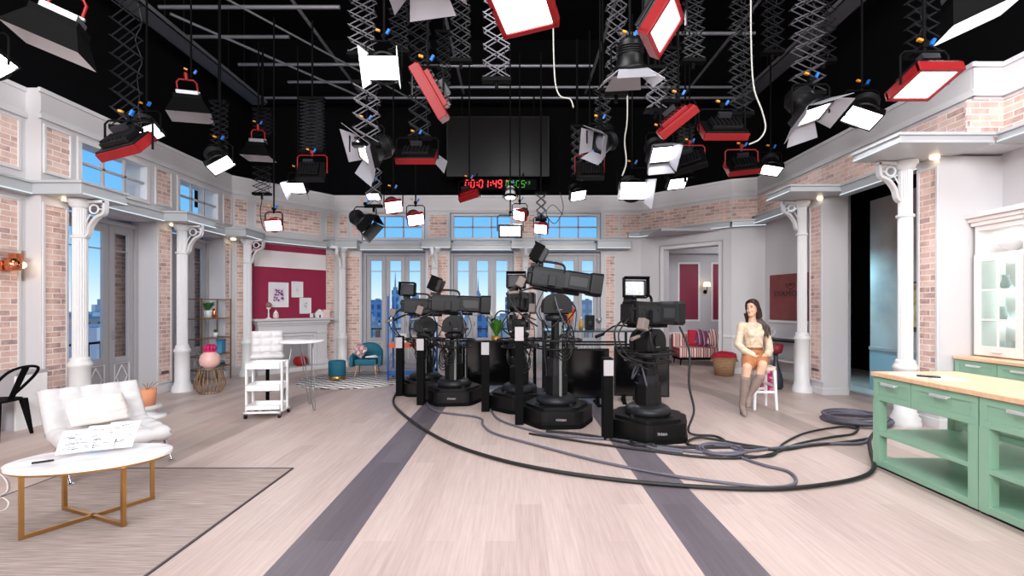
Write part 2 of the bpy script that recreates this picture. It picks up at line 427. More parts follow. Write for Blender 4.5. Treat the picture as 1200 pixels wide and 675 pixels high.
g.build('skirting', GREY2, wl, bevel=.005)
canopy(wl, LW, -5, 6.0, -.12+.2, .2, 3.02, 3.2); canopy(wl, LW, 6.0, 6.7, .57-1.14, .2, 3.02, 3.2)
canopy(wl, LW, 6.7, 7.93, -.17, .1, 3.02, 3.2); canopy(wl, LW, 7.93, 8.68, -.57, .1, 3.02, 3.2)
canopy(wl, LW, 8.68, 9.6, -.17, .1, 3.02, 3.2); canopy(wl, LW, 9.6, 10.3, -.6, .1, 3.02, 3.2)
for u in (6.25, 8.2, 9.95): downlight(wl, LW, u, -.13, 3.0)
french('window_1', LW, 6.41, 7.98, .36, 3); french('window_2', LW, 8.34, 9.82, .36, 3)
clerestory('window_3', LW, 6.6, 7.75, 3.36, 3.92, .04); clerestory('window_4', LW, 8.53, 9.6, 3.36, 3.92, .04)
for q, (a, b_) in enumerate(((7.6,8.3),(9.5,10.2))):
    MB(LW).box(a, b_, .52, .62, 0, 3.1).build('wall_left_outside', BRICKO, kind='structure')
# ---- burgundy chamfer wall
wc = struct('wall_left_corner')
MB(CW).box(0, LC, 0, .3, 0, ZT).build('wall_body', GREY, wc)
panel(wc, CW, .1, .29, 0, .2, 2.9); panel(wc, CW, 2.2, LC-.02, 0, .2, 2.9, border=0)
MB(CW).box(.39, 2.17, -.015, .02, 0, 3.0).build('burgundy_panel', BURG, wc)
panel(wc, CW, .5, 2.0, 0, 3.36, 3.93); panel(wc, CW, .06, .3, 0, 3.36, 3.93); panel(wc, CW, 2.2, LC-.05, 0, 3.36, 3.93)
top_mould(wc, CW, 0, LC, 0); canopy(wc, CW, .2, 2.12, -.14, 0, 3.02, 3.18)
canopy(wc, CW, 2.12, LC, -.34, 0, 3.04, 3.24)
# ---- back wall
wb = struct('wall_back'); XL = C.x-B.x
pc = [-4.38, -2.03, .26, 2.55]; wcn = [-3.2, -.88, 1.41]; hw = .84
g = MB(BW); ub = lambda X: X-B.x
eds = [-4.75]+[w+s*hw for w in wcn for s in (-1, 1)]+[3.3]
for i in range(0, 8, 2): g.box(ub(eds[i]), ub(eds[i+1]), 0, .45, 0, ZT)
for w in wcn: g.box(ub(w-hw), ub(w+hw), 0, .45, 2.98, 3.25); g.box(ub(w-hw), ub(w+hw), 0, .45, 3.99, ZT)
g.build('wall_body', GREY, wb)
panel(wb, BW, ub(-4.53), ub(-4.1), 0, .2, 2.85); panel(wb, BW, ub(-2.28), ub(-1.78), 0, .2, 2.85); panel(wb, BW, ub(.02), ub(.5), 0, .2, 2.85); panel(wb, BW, ub(2.38), ub(2.6), 0, .2, 2.85)
for a, b_ in ((-4.62,-4.42),(-4.28,-4.12),(-2.27,-1.79),(.02,.5),(2.36,2.7),(2.76,3.28)): panel(wb, BW, ub(a), ub(b_), 0, 3.36, 3.93)
top_mould(wb, BW, 0, XL, 0)
for a, b_, d in ((-4.75,-4.05,-.34),(-4.05,-2.4,-.12),(-2.4,-1.66,-.34),(-1.66,-.1,-.12),(-.1,.62,-.34),(.62,2.1,-.12),(2.1,2.95,-.34)): canopy(wb, BW, ub(a), ub(b_), d, 0, 3.02 if d < -.2 else 2.99, 3.24 if d < -.2 else 3.16)
for p in pc[:3]: downlight(wb, BW, ub(p), -.2, 3.0)
for i, w in enumerate(wcn):
    french('window_%d' % (5+i), BW, ub(w-hw), ub(w+hw), .2)
    clerestory('window_%d' % (8+i), BW, ub(w-hw+.1), ub(w+hw-.1), 3.34, 3.9, .05)
# ---- right corner wall with doorway
wr = struct('wall_right_corner'); da, db, dz = .63, 1.97, 2.97
g = MB(RC); g.box(0, da, 0, .3, 0, ZT); g.box(db, LR, 0, .3, 0, ZT); g.box(da, db, 0, .3, dz, ZT)
g.M = RD; g.box(0, LD, 0, .3, 0, ZT)
g.M = RS; g.box(0, LS, 0, .12, 0, 3.6)
g.build('wall_body', GREY, wr)
panel(wr, RC, .02, LR-.02, -.004, 3.5, 3.97, border=0); panel(wr, RD, .02, LD, -.004, 3.5, 3.97, border=0)
top_mould(wr, RC, 0, LR, 0); top_mould(wr, RD, 0, LD, 0)
canopy(wr, RC, 0, LR, -.12, 0, 3.33, 3.48); canopy(wr, RD, 0, LD, -.12, 0, 3.33, 3.48); canopy(wr, BW, ub(2.95), ub(3.3), -.1, 0, 3.33, 3.48)
g = MB(RC); cs = .1
g.box(da-cs, da, -.03, .02, 0, dz+cs); g.box(db, db+cs, -.03, .02, 0, dz+cs); g.box(da, db, -.03, .02, dz, dz+cs)
for q in (.0, .045): g.box(da-cs-.0, da-cs+.02, -.045, 0, 0, dz+cs); g.box(db+cs-.02, db+cs, -.045, 0, 0, dz+cs); g.box(da-cs, db+cs, -.045, 0, dz+cs-.02, dz+cs)
g.build('door_casing', GREY2, wr, bevel=.005)
g = MB(RC); g.box(db+cs, LR, -.025, .02, .82, .88); g.box(db+cs, LR, -.02, .02, 0, .14); g.box(0, da-cs, -.02, .02, 0, .14)
g.M = RD; g.box(0, LD, -.025, .02, .82, .88); g.box(0, LD, -.02, .02, 0, .14)
g.M = RS; g.box(0, LS, -.025, .02, .82, .88); g.box(0, LS, -.02, .02, 0, .14)
g.build('dado_rail', WHITEM, wr, bevel=.005)
# ---- side room behind the doorway
ws = struct('wall_side_room')
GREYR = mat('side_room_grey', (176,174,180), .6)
g = MB(); g.box(3.4, 7.2, 13.1, 13.2, 0, 3.3); g.box(3.62, 3.75, 12.1, 13.1, 0, 3.3); g.box(7.1, 7.2, 10.4, 13.1, 0, 3.3)
g.build('wall_body', GREYR, ws)
g = MB(); g.box(3.4, 7.2, 10.6, 13.2, 3.3, 3.36); g.box(3.75, 7.1, 12.75, 13.1, 3.02, 3.3); g.build('soffit', GREYR, ws)
sr = frame((0, 13.1), (1, 0))
for a, b_ in ((4.72,5.26),(5.68,6.22)): panel(ws, sr, a, b_, 0, 1.15, 2.75, BURGD, .05, 'burgundy_panel')
MB(sr).box(3.75, 7.1, -.025, 0, .72, .79).build('dado_rail', WHITEM, ws, bevel=.005)
# ---- right wall: upper band, piers, kitchen return
wR = struct('wall_right')
g = MB(RW); u2 = 10.2-5.41
g.box(-.1, u2-.03, 0, .35, 3.5, ZT)
g.M = Matrix(); g.box(5.3, 5.34+.44, 7.9, 8.25, 0, 3.5) if 0 else g.box(5.34, 5.78, 7.9, 8.25, 0, 3.5)
g.box(5.34, 6.14, 5.73, 6.05, 0, 3.44)
g.box(6.14, 6.3, -5, 5.85, 0, 3.5); g.box(5.8, 6.31, -5, 5.42, 3.49, ZT-.004); g.box(5.452, 6.32, 5.41, 6.1, 3.47, ZT-.002)
g.box(6.3, 7, -5, 5.41, 4.2, 4.4)
g.build('wall_body', GREY, wR)
panel(wR, RW, 0, u2, -.004, 3.56, 4.0, border=0)
panel(wR, frame((5.34, 5.405), (1, 0)), .02, .46, -.004, 3.56, 4.0, border=0); panel(wR, frame((5.8, 5.41), (0, -1)), 0, 10, -.004, 3.56, 4.0, border=0)
top_mould(wR, RW, 0, u2+.03, 0); top_mould(wR, frame((5.42, 5.405), (1, 0)), 0, .4, 0); top_mould(wR, frame((5.8, 5.41), (0, -1)), 0, 10, 0)
PR = frame((5.34, 8.25), (0, -1))
panel(wR, PR, .04, .31, 0, .25, 3.3); panel(wR, frame((5.34, 6.05), (0, -1)), .05, .28, 0, .25, 3.3)
g = MB(); g.box(5.325, 5.79, 7.885, 8.2, 0, .12); g.box(5.325, 6.14, 5.715, 6.05, 0, .12); g.build('skirting', GREY2, wR, bevel=.004)
for u0, u1, d in ((0,1.95,-.1),(1.95,2.65,-.88),(2.65,4.2,-.05),(4.2,4.92,-.98)): canopy(wR, RW, u0, u1, d, .1, 3.38 if d > -.5 else 3.44, 3.56)
canopy(wR, frame((5.7, 5.28), (0, -1)), 0, 10, -.1, .5, 3.44, 3.56)
downlight(wR, RW, 2.25, -.12, 3.42); downlight(wR, RW, 4.45, -.15, 3.42)
# mottled flat and black opening
wm = struct('wall_right_flat')
MB().box(6.6, 6.7, 6.1, 8.46, 0, 3.5).build('painted_flat', stripe_mat('mottled_plaster', [(.3,(150,140,140)),(.5,(178,166,160)),(.7,(190,186,186))], 1.3, noise=True, rough=.8), wm)
MB().box(6.57, 6.6, 6.1, 8.46, .74, .8).build('dado_rail', GREYD, wm, bevel=.004)
MB().box(6.585, 6.6, 6.1, 8.455, .0, .74).build('dado_panel', mat('pale_blue_panel', (160,192,206), .6), wm)
# ---- columns
column('fluted_column', 'nearest left white column, partly hidden behind the white lounge chair', -6.03, 6.3, 3.02, 0, (.77, 2.5))
column('fluted_column', 'white column left of the gold wire drum table, between the two left windows', -6.05, 8.26, 3.02, 0, (.77, 2.5))
column('fluted_column', 'white column at the left edge of the burgundy fireplace wall', -5.92, 10.05, 3.02, 0, (.77, 2.5))
column('fluted_column', 'white column between the fireplace wall and the left back window', -4.42, 11.62, 3.02, -PI/2, (.77, 2.5))
column('fluted_column', 'white column between the left and middle back windows', -2.06, 11.62, 3.02, -PI/2, (.77, 2.5))
column('fluted_column', 'white column between the middle and right back windows', .26, 11.62, 3.02, -PI/2, (.77, 2.5))
column('fluted_column', 'tall white fluted column behind the seated woman', 5.18, 8.22, 3.44, PI, (1.0, 2.83), .078)
column('fluted_column', 'tallest white fluted column standing behind the green kitchen island', 5.1, 5.95, 3.44, PI, (.78, 2.72), .08)
# plate covers on piers
def plate(label, W, u, z, w=.16, h=.05):
    tag(MB(W).box(u-w/2, u+w/2, -.025, 0, z-h/2, z+h/2).build('socket_strip', mat('dark_plate', (96,84,80), .4), bevel=.004), label, 'socket')
plate('dark socket strip low on the left brick pier beside the door', LW, 8.16, .36)
plate('dark socket strip low on the right brick pier behind the woman', PR, .17, .42)
# ------------------------------------------------------------------ city beyond the windows
TW = [((62,96,140),(110,150,190)),((150,160,176),(190,200,212)),((196,178,160),(170,140,120)),((90,112,140),(150,180,210)),((210,206,204),(160,160,170)),((140,96,80),(200,170,150))]
def tower_mat(i):
    n = 'tower_facade_%d' % i
    if n in _M: return _M[n]
    a, c = TW[i]
    m, nt, b, N, L = nodes(n, .5); uv = N('UVMap'); br = N('TexBrick'); br.offset = 0
    br.inputs['Scale'].default_value = 1; br.inputs['Brick Width'].default_value = 2.2; br.inputs['Row Height'].default_value = 2.6; br.inputs['Mortar Size'].default_value = .55
    br.inputs['Color1'].default_value = rgb(a); br.inputs['Color2'].default_value = rgb([k*.8 for k in a]); br.inputs['Mortar'].default_value = rgb(c)
    L(uv.outputs[0], br.inputs['Vector']); L(br.outputs[0], b.inputs['Base Color']); _M[n] = m
    return m
def tower(label, x0, x1, yt, Y, mi, roof='flat'):
    a, b_ = at(x0, yt, Y), at(x1, yt, Y); w = b_.x-a.x; h = a.z+60
    t = thing('city_building', label, 'building', ((a.x+b_.x)/2, Y, -60))
    g = MB(); g.box(-w/2, w/2, 0, w*.8, 0, h); g.build('tower_block', tower_mat(mi), t)
    g = MB()
    if roof == 'spire': g.box(-w*.3, w*.3, w*.1, w*.7, h, h+w*.5); g.cyl((0,w*.4,h+w*.5), (0,w*.4,h+w*3.4), w*.16, .02, 8)
    elif roof == 'step': g.box(-w*.32, w*.32, w*.1, w*.6, h, h+w*.35); g.box(-w*.15, w*.15, w*.2, w*.5, h+w*.35, h+w*.6)
    else: g.box(-w*.46, w*.46, w*.04, w*.7, h, h+w*.05); g.box(-w*.1, w*.25, w*.3, w*.6, h+w*.05, h+w*.16)
    g.build('roof', tower_mat(4), t)
for a in [
 ('broad dark blue tower in the leftmost strip of the left back window', 433,447,352,150,0,'flat'),
 ('pale low block under the dark tower in the left back window', 426,440,376,110,4,'step'),
 ('slim tower with a tall spire in the left back window', 459,466,340,160,3,'spire'),
 ('light blue tower right of the spire in the left back window', 466,474,344,130,1,'flat'),
 ('brown stepped block low in the left back window', 440,456,384,90,5,'step'),
 ('cream low block under the spire tower in the left back window', 456,470,380,80,4,'flat'),
 ('grey blue tower in the third strip of the left back window', 480,492,350,150,0,'step'),
 ('tan low block right in the left back window', 474,500,378,85,2,'flat'),
 ('blue tower with a small spire in the middle back window', 557,563,344,170,3,'spire'),
 ('grey tower in the left strip of the middle back window', 530,542,362,120,1,'flat'),
 ('broad dark blue block low in the middle back window', 560,574,360,110,0,'flat'),
 ('brown low block in the middle back window', 536,558,380,85,5,'step'),
 ('cream block behind the orchid in the middle back window', 574,602,372,95,4,'flat'),
 ('slim blue tower at the right of the middle back window', 592,600,348,160,3,'step'),
 ('tan block in the left strip of the right back window', 630,650,366,100,2,'flat'),
 ('tall blue tower behind the raised camera in the right back window', 646,656,340,150,0,'spire'),
 ('brown block low in the right back window', 655,690,374,95,5,'step'),
 ('pale tower in the right strip of the right back window', 682,694,352,140,4,'flat'),
 ('tan mid rise block between towers in the right back window', 690,712,380,80,2,'flat'),
 ('grey block with rooftop seen through the nearest left window', 100,126,366,70,1,'step'),
 ('cream balcony block low in the nearest left window', 76,140,384,50,4,'flat'),
 ('brown block behind the column in the nearest left window', 40,92,374,60,5,'flat'),
 ('blue block in the further left window', 205,240,372,70,0,'flat')]:
    tower(*a)
gd = MB().box(-500, 500, 30, 900, -62, -60).build('floor_city_ground', mat('city_ground', (150,140,136), .9, var=.2, scale=.05), kind='structure')
def railing(label, x0, y0, x1, y1):
    t = thing('balcony_railing', label, 'railing', ((x0+x1)/2, (y0+y1)/2, 0), math.atan2(y1-y0, x1-x0)); l = math.hypot(x1-x0, y1-y0)
    MB().box(-l/2, l/2, -.15, .15, .45, .5).build('ledge', mat('ledge_stone', (196,176,150), .8), t)
    g = MB(); g.box(-l/2, l/2, -.02, .02, .86, .9); g.box(-l/2, l/2, -.015, .015, .55, .57); g.build('rail', BLACK, t)
    g = MB(); n = int(l/.22)
    for i in range(n+1): g.box(-l/2+i*l/n-.008, -l/2+i*l/n+.008, -.008, .008, .5, .87)
    g.build('baluster', BLACK, t)
    g = MB()
    for s in (-1, -.33, .33, 1): g.box(s*(l/2-.05)-.04, s*(l/2-.05)+.04, -.05, .05, 0, .45)
    g.build('bracket', DGREY, t)
railing('black balcony railing outside the three back windows', -4.6, 13.2, 2.9, 13.2)
railing('black balcony railing outside the left windows', -7.6, 5.6, -7.6, 10.6)
shell('wall_side_closure', 3.1, 3.2, 12.4, 14.4, 0, 9)  # added unseen wall, keeps sky light out over the side room
# ------------------------------------------------------------------ rugs
RUGM = stripe_mat('grey_woven_rug', [(.25,(124,108,105)),(.5,(157,141,136)),(.75,(186,172,166))], 3.2, noise=True, stretch=(1.2,34,1), rough=.95, detail=5)
t = thing('woven_rug', 'grey flatwoven rug under the marble coffee table', 'rug', (-3.135, 2.9, 0))
MB().box(-1.015, 1.015, -1.42, 1.42, .004, .012).build('rug_field', RUGM, t)
g = MB()
for a in ((-1.025,-1.01,-1.43,1.43),(1.01,1.025,-1.43,1.43),(-1.02,1.02,1.41,1.43),(-1.02,1.02,-1.43,-1.41)): g.box(*a, .004, .014)
g.build('binding', mat('rug_binding', (74,68,74), .9), t)
m, nt, b, N, L = nodes('zigzag_rug', .95)
tc = N('TexCoord'); sp = N('SeparateXYZ'); L(tc.outputs['Object'], sp.inputs[0])
m1 = N('Math', operation='MULTIPLY'); m1.inputs[1].default_value = 3.2; L(sp.outputs[0], m1.inputs[0])
pp = N('Math', operation='PINGPONG'); pp.inputs[1].default_value = .5; L(m1.outputs[0], pp.inputs[0])
m2 = N('Math', operation='MULTIPLY_ADD'); m2.inputs[1].default_value = 5; L(sp.outputs[1], m2.inputs[0]); L(pp.outputs[0], m2.inputs[2])
fr = N('Math', operation='FRACT'); L(m2.outputs[0], fr.inputs[0])
r_ = ramp(N, [(0,(226,222,220)),(.6,(60,58,64))]); r_.color_ramp.interpolation = 'CONSTANT'; L(fr.outputs[0], r_.inputs[0]); L(r_.outputs[0], b.inputs['Base Color'])
ZIG = m
t = MB().lathe([(0.001,.005),(1.14,.005),(1.14,.014),(0.001,.014)], 64).build('round_rug', ZIG); t.location = (-3.35, 9.55, 0)
tag(t, 'black and white zigzag rug under the teal armchair', 'rug')
# ------------------------------------------------------------------ coffee table
MARBLE = stripe_mat('white_marble', [(.36,(214,214,220)),(.5,(238,238,240)),(.7,(244,244,246))], 2.2, noise=True, stretch=(1,2.4,1), rough=.12, detail=9)
az = math.atan2(.18, .52)
t = thing('coffee_table', 'oval white marble coffee table with brass legs on the grey rug', 'coffee table', (-3.075, 3.31, .014), az)
MB().prism(oval(.48, .3), .425, .445).build('marble_top', MARBLE, t, bevel=.004)
MB().prism(oval(.466, .287), .408, .425).build('rim', BRASS, t)
lx, ly, q = .275, .235, .0125
for s in (1, -1):
    g = MB(rotz(math.atan2(ly*s, lx)-0)); l = math.hypot(lx, ly)
    g.box(-l-q, l+q, -q, q, 0, 2*q); g.build('floor_bar', BRASS, t)
    for e in (-1, 1): MB(rotz(math.atan2(ly*s, lx))).box(e*l-q, e*l+q, -q, q, 2*q, .41).build('leg', BRASS, t)
# paper stack / open sketch sheets
t = thing('paper_sheets', 'white sketch sheets fanned open on the marble coffee table', 'papers', (-3.1, 3.38, .46), az+.12); t.scale = (.74, .74, .74)
for k, (x, y, a, tilt) in enumerate(((-.17,.0,.1,.75),(.0,.03,-.04,.9),(.16,.05,-.14,1.05))):
    Mx = rotz(a, (x, y, .0)) @ Matrix.Rotation(tilt, 4, 'X')
    rows = []
    for i in range(7):
        v = i/6; rows.append([Vector((-.13, (v-.3)*.3, .012*math.sin(v*PI)+.004*k+.01)), Vector((.13, (v-.3)*.3, .012*math.sin(v*PI)+.004*k+.01)), Vector((.13, (v-.3)*.3, .012*math.sin(v*PI)+.004*k+.013)), Vector((-.13, (v-.3)*.3, .012*math.sin(v*PI)+.004*k+.013))])
    Mx = rotz(a, (x, y, .09)) @ Matrix.Rotation(tilt*.8, 4, 'X')
    g = MB(Mx); g.loft(rows, smooth=False); p = g.build('sheet', PAPER, t)
    g = MB(Mx)
    for j in range(16):
        x0, y0 = R.uniform(-.1, .06), R.uniform(-.06, .17); zz = .012*math.sin((y0/.3+.3)*PI)+.004*k+.016
        g.tube([(x0,y0,zz),(x0+R.uniform(.01,.04),y0+R.uniform(-.012,.012),zz),(x0+.05,y0+R.uniform(-.012,.012),zz)], .0022, 4)
    g.build('ink_sketch', mat('ink', (70,72,90), .6), p)
g = MB(rotz(.1, (-.0, -.02, .0)));
for k in range(4): g.cb((.02*k-.04, .012*k, -.012+.003*k), (.3, .21, .0025), (0, 0, .15*k))
g.build('loose_sheet', PAPER, t)
t = thing('marker_pen', 'small black marker at the left end of the sketch sheets', 'pen', (-3.3, 3.17, .468), .6)
MB().cyl((-.05,0,0), (.03,0,0), .007, n=10).build('barrel', BLACK, t); MB().cyl((.03,0,0), (.06,0,0), .008, .006, n=10).build('cap', DGREY, t)
# ------------------------------------------------------------------ white tufted lounge chair
ca = 1.0                            # local +x = chair's right-left, local -y = front
t = thing('lounge_chair', 'white tufted leather lounge chair with crossed chrome legs behind the coffee table', 'lounge chair', (-3.93, 4.42, .0), ca)
def tufted(M, w, h, th, nx, ny):
    g = MB(M); n, m_ = nx*6, ny*6; vs = []
    def bump(u, v): return .04*(abs(math.sin(PI*u*nx))*abs(math.sin(PI*v*ny)))**.5
    for side in (1, -1):
        for j in range(m_+1):
            for i in range(n+1):
                u, v = i/n, j/m_; ed = min(1, min(u*w, (1-u)*w, v*h, (1-v)*h)/.025); ed = math.sqrt(max(0, 1-(1-ed)**2))
                vs.append((w*(u-.5), side*(th/2*(.45+.55*ed)+bump(u, v)*(.6 if ed > .9 else .2)), h*v))
    k = (n+1)*(m_+1)
    f = []
    for j in range(m_):
        for i in range(n):
            a = j*(n+1)+i; f.append((a+1, a, a+n+1, a+n+2)); f.append((k+a, k+a+1, k+a+n+2, k+a+n+1))
    rim = [i for i in range(n+1)]+[j*(n+1)+n for j in range(1, m_+1)]+[m_*(n+1)+i for i in range(n-1, -1, -1)]+[j*(n+1) for j in range(m_-1, 0, -1)]
    for a, c in zip(rim, rim[1:]+rim[:1]): f.append((a, c, k+c, k+a))
    g.add(vs, f, True); return g
Mb = Matrix.Translation((0, .3, .32)) @ Matrix.Rotation(-.66, 4, 'X')
bk = tufted(Mb, .78, .5, .1, 5, 4).build('back_cushion', WLEA, t)
Ms = Matrix.Translation((0, .33, .33)) @ Matrix.Rotation(PI/2+.08, 4, 'X')
st = tufted(Ms, .78, .66, .1, 5, 4).build('seat_cushion', WLEA, t)
for s in (-1, 1):
    g = MB(); x = s*.37
    g.tube(smooth_path([(x,-.34,.02),(x,-.2,.16),(x,.05,.3),(x,.34,.36),(x,.55,.6),(x,.64,.7)], 5), .013, 8)
    g.tube(smooth_path([(x,.4,.015),(x,.28,.13),(x,.05,.25),(x,-.12,.29),(x,-.34,.3)], 5), .013, 8)
    g.cb((x,-.35,.014), (.045,.06,.018)); g.cb((x,.41,.012), (.045,.06,.018))
    g.build('crossed_leg', CHROME, t)
g = MB(); g.cyl((-.37,-.2,.29),(.37,-.2,.29),.01); g.cyl((-.37,.36,.38),(.37,.36,.38),.01); g.cyl((-.37,.62,.675),(.37,.62,.675),.01); g.build('cross_bar', CHROME, t)
g = MB(); [g.box(-.35+k*.1, -.31+k*.1, -.3, .3, .275, .283) for k in range(8)]; g.build('strap', BLACK, t)
def pillow(M, w, h, th, n=14):
    g = MB(M); vs = []
    for s in (1, -1):
        for j in range(n+1):
            for i in range(n+1):
                u, v = 2*i/n-1, 2*j/n-1
                d = max(0, (1-abs(u)**2.6)*(1-abs(v)**2.6))**.5
                pin = 1-.06*(abs(u)*abs(v))
                vs.append((w/2*u*(1-.08*(1-abs(v))*0)*pin, s*(th/2*d+.002), h/2*v*pin))
    k = (n+1)**2; f = []
    for j in range(n):
        for i in range(n):
            a = j*(n+1)+i; f.append((a+1, a, a+n+1, a+n+2)); f.append((k+a, k+a+1, k+a+n+2, k+a+n+1))
    rim = list(range(n+1))+[j*(n+1)+n for j in range(1, n+1)]+[n*(n+1)+i for i in range(n-1, -1, -1)]+[j*(n+1) for j in range(n-1, 0, -1)]
    for a, c in zip(rim, rim[1:]+rim[:1]): f.append((a, c, k+c, k+a))
    return g.add(vs, f, True)
CREAM = stripe_mat('cream_brushed_fabric', [(.35,(222,206,200)),(.5,(236,226,220)),(.7,(242,236,232))], 2.5, noise=True, stretch=(2,2,16), rough=.9)
pl_ = pillow(rotz(ca, (-3.93, 4.42, 0)) @ Matrix.Translation((-.04, .2, .535)) @ Matrix.Rotation(-.7, 4, 'X'), .46, .32, .13).build('cushion', CREAM)
tag(pl_, 'cream brushed cushion leaning on the white lounge chair', 'cushion')
# ------------------------------------------------------------------ far left: metal chair, desk, wall lamp, pot
t = thing('metal_chair', 'black bent metal chair at the left wall, cut by the frame', 'chair', (-6.08, 5.32, 0), PI/2+.1)
g = MB(); g.prism(oval(.19, .19, 32, 3.2), .43, .455); g.build('seat', BLACKM, t, bevel=.008)
for sx in (-1, 1):
    for sy in (-1, 1):
        g = MB(); p, q = Vector((sx*.155, sy*.155, .44)), Vector((sx*.2, sy*.21, 0))
        g.loft([[p+Vector((a*.03, b*.03, 0)) for a, b in ((-1,-1),(1,-1),(1,1),(-1,1))], [q+Vector((a*.013, b*.013, 0)) for a, b in ((-1,-1),(1,-1),(1,1),(-1,1))]], smooth=False)
        g.build('leg', BLACKM, t, bevel=.004)
g = MB(); g.tube(smooth_path([(-.18,.0,.45),(-.2,-.12,.58),(-.21,-.24,.72),(-.16,-.31,.81),(0,-.33,.84),(.16,-.31,.81),(.21,-.24,.72),(.2,-.12,.58),(.18,0,.45)], 6), .016, 8); g.build('back_hoop', BLACKM, t)
g = MB(); g.loft([[Vector((-.04,-.16,.45)),Vector((.04,-.16,.45)),Vector((.04,-.155,.45)),Vector((-.04,-.155,.45))],[Vector((-.045,-.33,.84)),Vector((.045,-.33,.84)),Vector((.045,-.322,.84)),Vector((-.045,-.322,.84))]], smooth=False); g.build('back_splat', BLACKM, t)
t = thing('desk', 'grey and white desk end at the left edge of the picture', 'desk', (-6.325, 5.815, 0))
DG = mat('desk_grey', (166,164,170), .5)
MB().box(-.15, .15, -.19, .2, .68, .72).build('desk_top', DG, t, bevel=.004); MB().box(-.145, .12, -.18, -.15, 0, .68).build('end_panel', DG, t); MB().box(-.145, .12, .16, .19, 0, .68).build('end_panel', DG, t)
MB().box(.12, .145, -.185, .19, 0, .68).build('edge_strip', WHITE, t); MB().box(-.145, -.12, -.15, .16, .2, .68).build('back_panel', WHITE, t)
t = thing('wall_lamp', 'copper wall lamp glowing on the near left brick wall', 'wall lamp', (-6.5, 5.82, 2.08))
COPPER = mat('copper', (220,136,100), .22, 1.)
MB().box(.0, .02, -.14, .2, -.2, .2).build('glass_plate', glass_mat('plate_glass', (250,246,244), .12), t)
g = MB(); g.lathe([(.05,0),(.075,.005),(.085,.06),(.085,.15),(.07,.15),(.07,.02),(.03,.02)], 24, (.12,-.04,-.08)); g.build('copper_cup', COPPER, t)
g = MB(); g.cb((.03,-.04,-.02), (.03,.13,.13)); g.cyl((.04,-.04,-.04),(.1,-.04,-.06),.012); g.cb((.08,.03,.1),(.1,.1,.09)); g.build('bracket', COPPER, t, bevel=.004)
MB().ball((.12,.06,.0), .042, 16, 10).build('bulb', glow('bulb_warm', (255,220,180), 12), t)
t = thing('plant_pot', 'terracotta pot with a dry sprig on a white stool behind the lounge chair', 'plant pot', (-5.13, 6.32, .17))
MB().lathe([(.001,0),(.1,0),(.115,.1),(.12,.23),(.108,.23),(.1,.05),(.001,.05)], 28).build('pot', mat('terracotta', (206,140,104), .75), t)
MB().lathe([(.001,.2),(.108,.2)], 24).build('soil', mat('soil', (70,52,40), .95), t)
g = MB(); [g.tube(smooth_path([(0,0,.2),(.03*k,.02,.26),(.07*k+.02,.0,.31+.01*k)], 4), .004, 5) for k in (-1, 0, 1, 2)]; g.build('sprig', mat('dry_stem', (130,104,70), .8), t)
t = thing('stool', 'low round white stool under the terracotta pot', 'stool', (-5.13, 6.32, 0))
MB().lathe([(.001,.12),(.17,.12),(.18,.13),(.18,.155),(.17,.17),(.001,.17)], 32).build('seat', WLEA, t)
MB().lathe([(.23,0),(.23,.03),(.12,.05),(.1,.12)], 32).build('base', WHITE, t)
tag(MB().tube(smooth_path([fl(-30,580,.008),fl(-5,556,.008),fl(7,563,.008),fl(8,576,.008),fl(-4,583,.008),fl(4,584,.008),fl(10,590,.01),fl(2,599,.008),fl(-30,600,.008)], 6), .006, 8).build('power_cord', mat('white_cord', (232,230,232), .5)), 'white looping cord on the floor at the left frame edge', 'cord')
# ------------------------------------------------------------------ étagère and its things
t = thing('display_shelf', 'tall thin brass etagere with glass shelves against the left wall', 'shelf', (-6.25, 9.28, 0))
x0, x1, y0, y1, q = -.13, .16, -.45, .45, .011
for x in (x0, x1):
    for y in (y0, y1): MB().box(x-q, x+q, y-q, y+q, 0, 1.7).build('post', GOLD, t)
zs = [.30, .56, .90, 1.30, 1.69]
for z in zs:
    g = MB(); g.box(x0, x1, y0-q, y0+q, z-.02, z); g.box(x0, x1, y1-q, y1+q, z-.02, z); g.box(x0-q, x0+q, y0, y1, z-.02, z); g.box(x1-q, x1+q, y0, y1, z-.02, z)
    g.build('shelf_rail', GOLD, t)
    if z < 1.6: MB().box(x0, x1, y0, y1, z, z+.008).build('glass_shelf', GLASS, t)
LEAF = mat('leaf_green', (60,120,56), .55, var=.2, scale=20)
def leafy(parent, n, r, h, z, w=.03, name='foliage', m=None):
    g = MB()
    for i in range(n):
        a = R.uniform(0, 2*PI); rr = r*R.uniform(.4, 1); hh = h*R.uniform(.5, 1); d = Vector((math.cos(a), math.sin(a), 0)); s = Vector((-d.y, d.x, 0))
        ps = [Vector((0,0,z))+d*rr*u+Vector((0,0,hh*(u*1.6-.75*u*u))) for u in (0, .3, .6, .85, 1)]
        ws = (.25, .8, 1, .6, .03); vs = []
        for p, k in zip(ps, ws): vs += [p-s*w*k, p+Vector((0,0,-w*.3*k)), p+s*w*k]
        fs = [f for j in range(4) for f in ((3*j,3*j+1,3*j+4,3*j+3),(3*j+1,3*j+2,3*j+5,3*j+4))]
        g.add(vs, fs, True)
    return g.build(name, m or LEAF, parent)
t = thing('potted_plant', 'bushy green plant in a white pot on the top glass shelf', 'plant', (-6.22, 9.2, 1.308))
MB().lathe([(.001,0),(.06,0),(.075,.15),(.065,.15),(.06,.12),(.001,.12)], 24).build('pot', WHITE, t); leafy(t, 40, .15, .24, .12)
t = thing('copper_vase', 'small copper vase beside the white potted plant', 'vase', (-6.22, 9.4, 1.308))
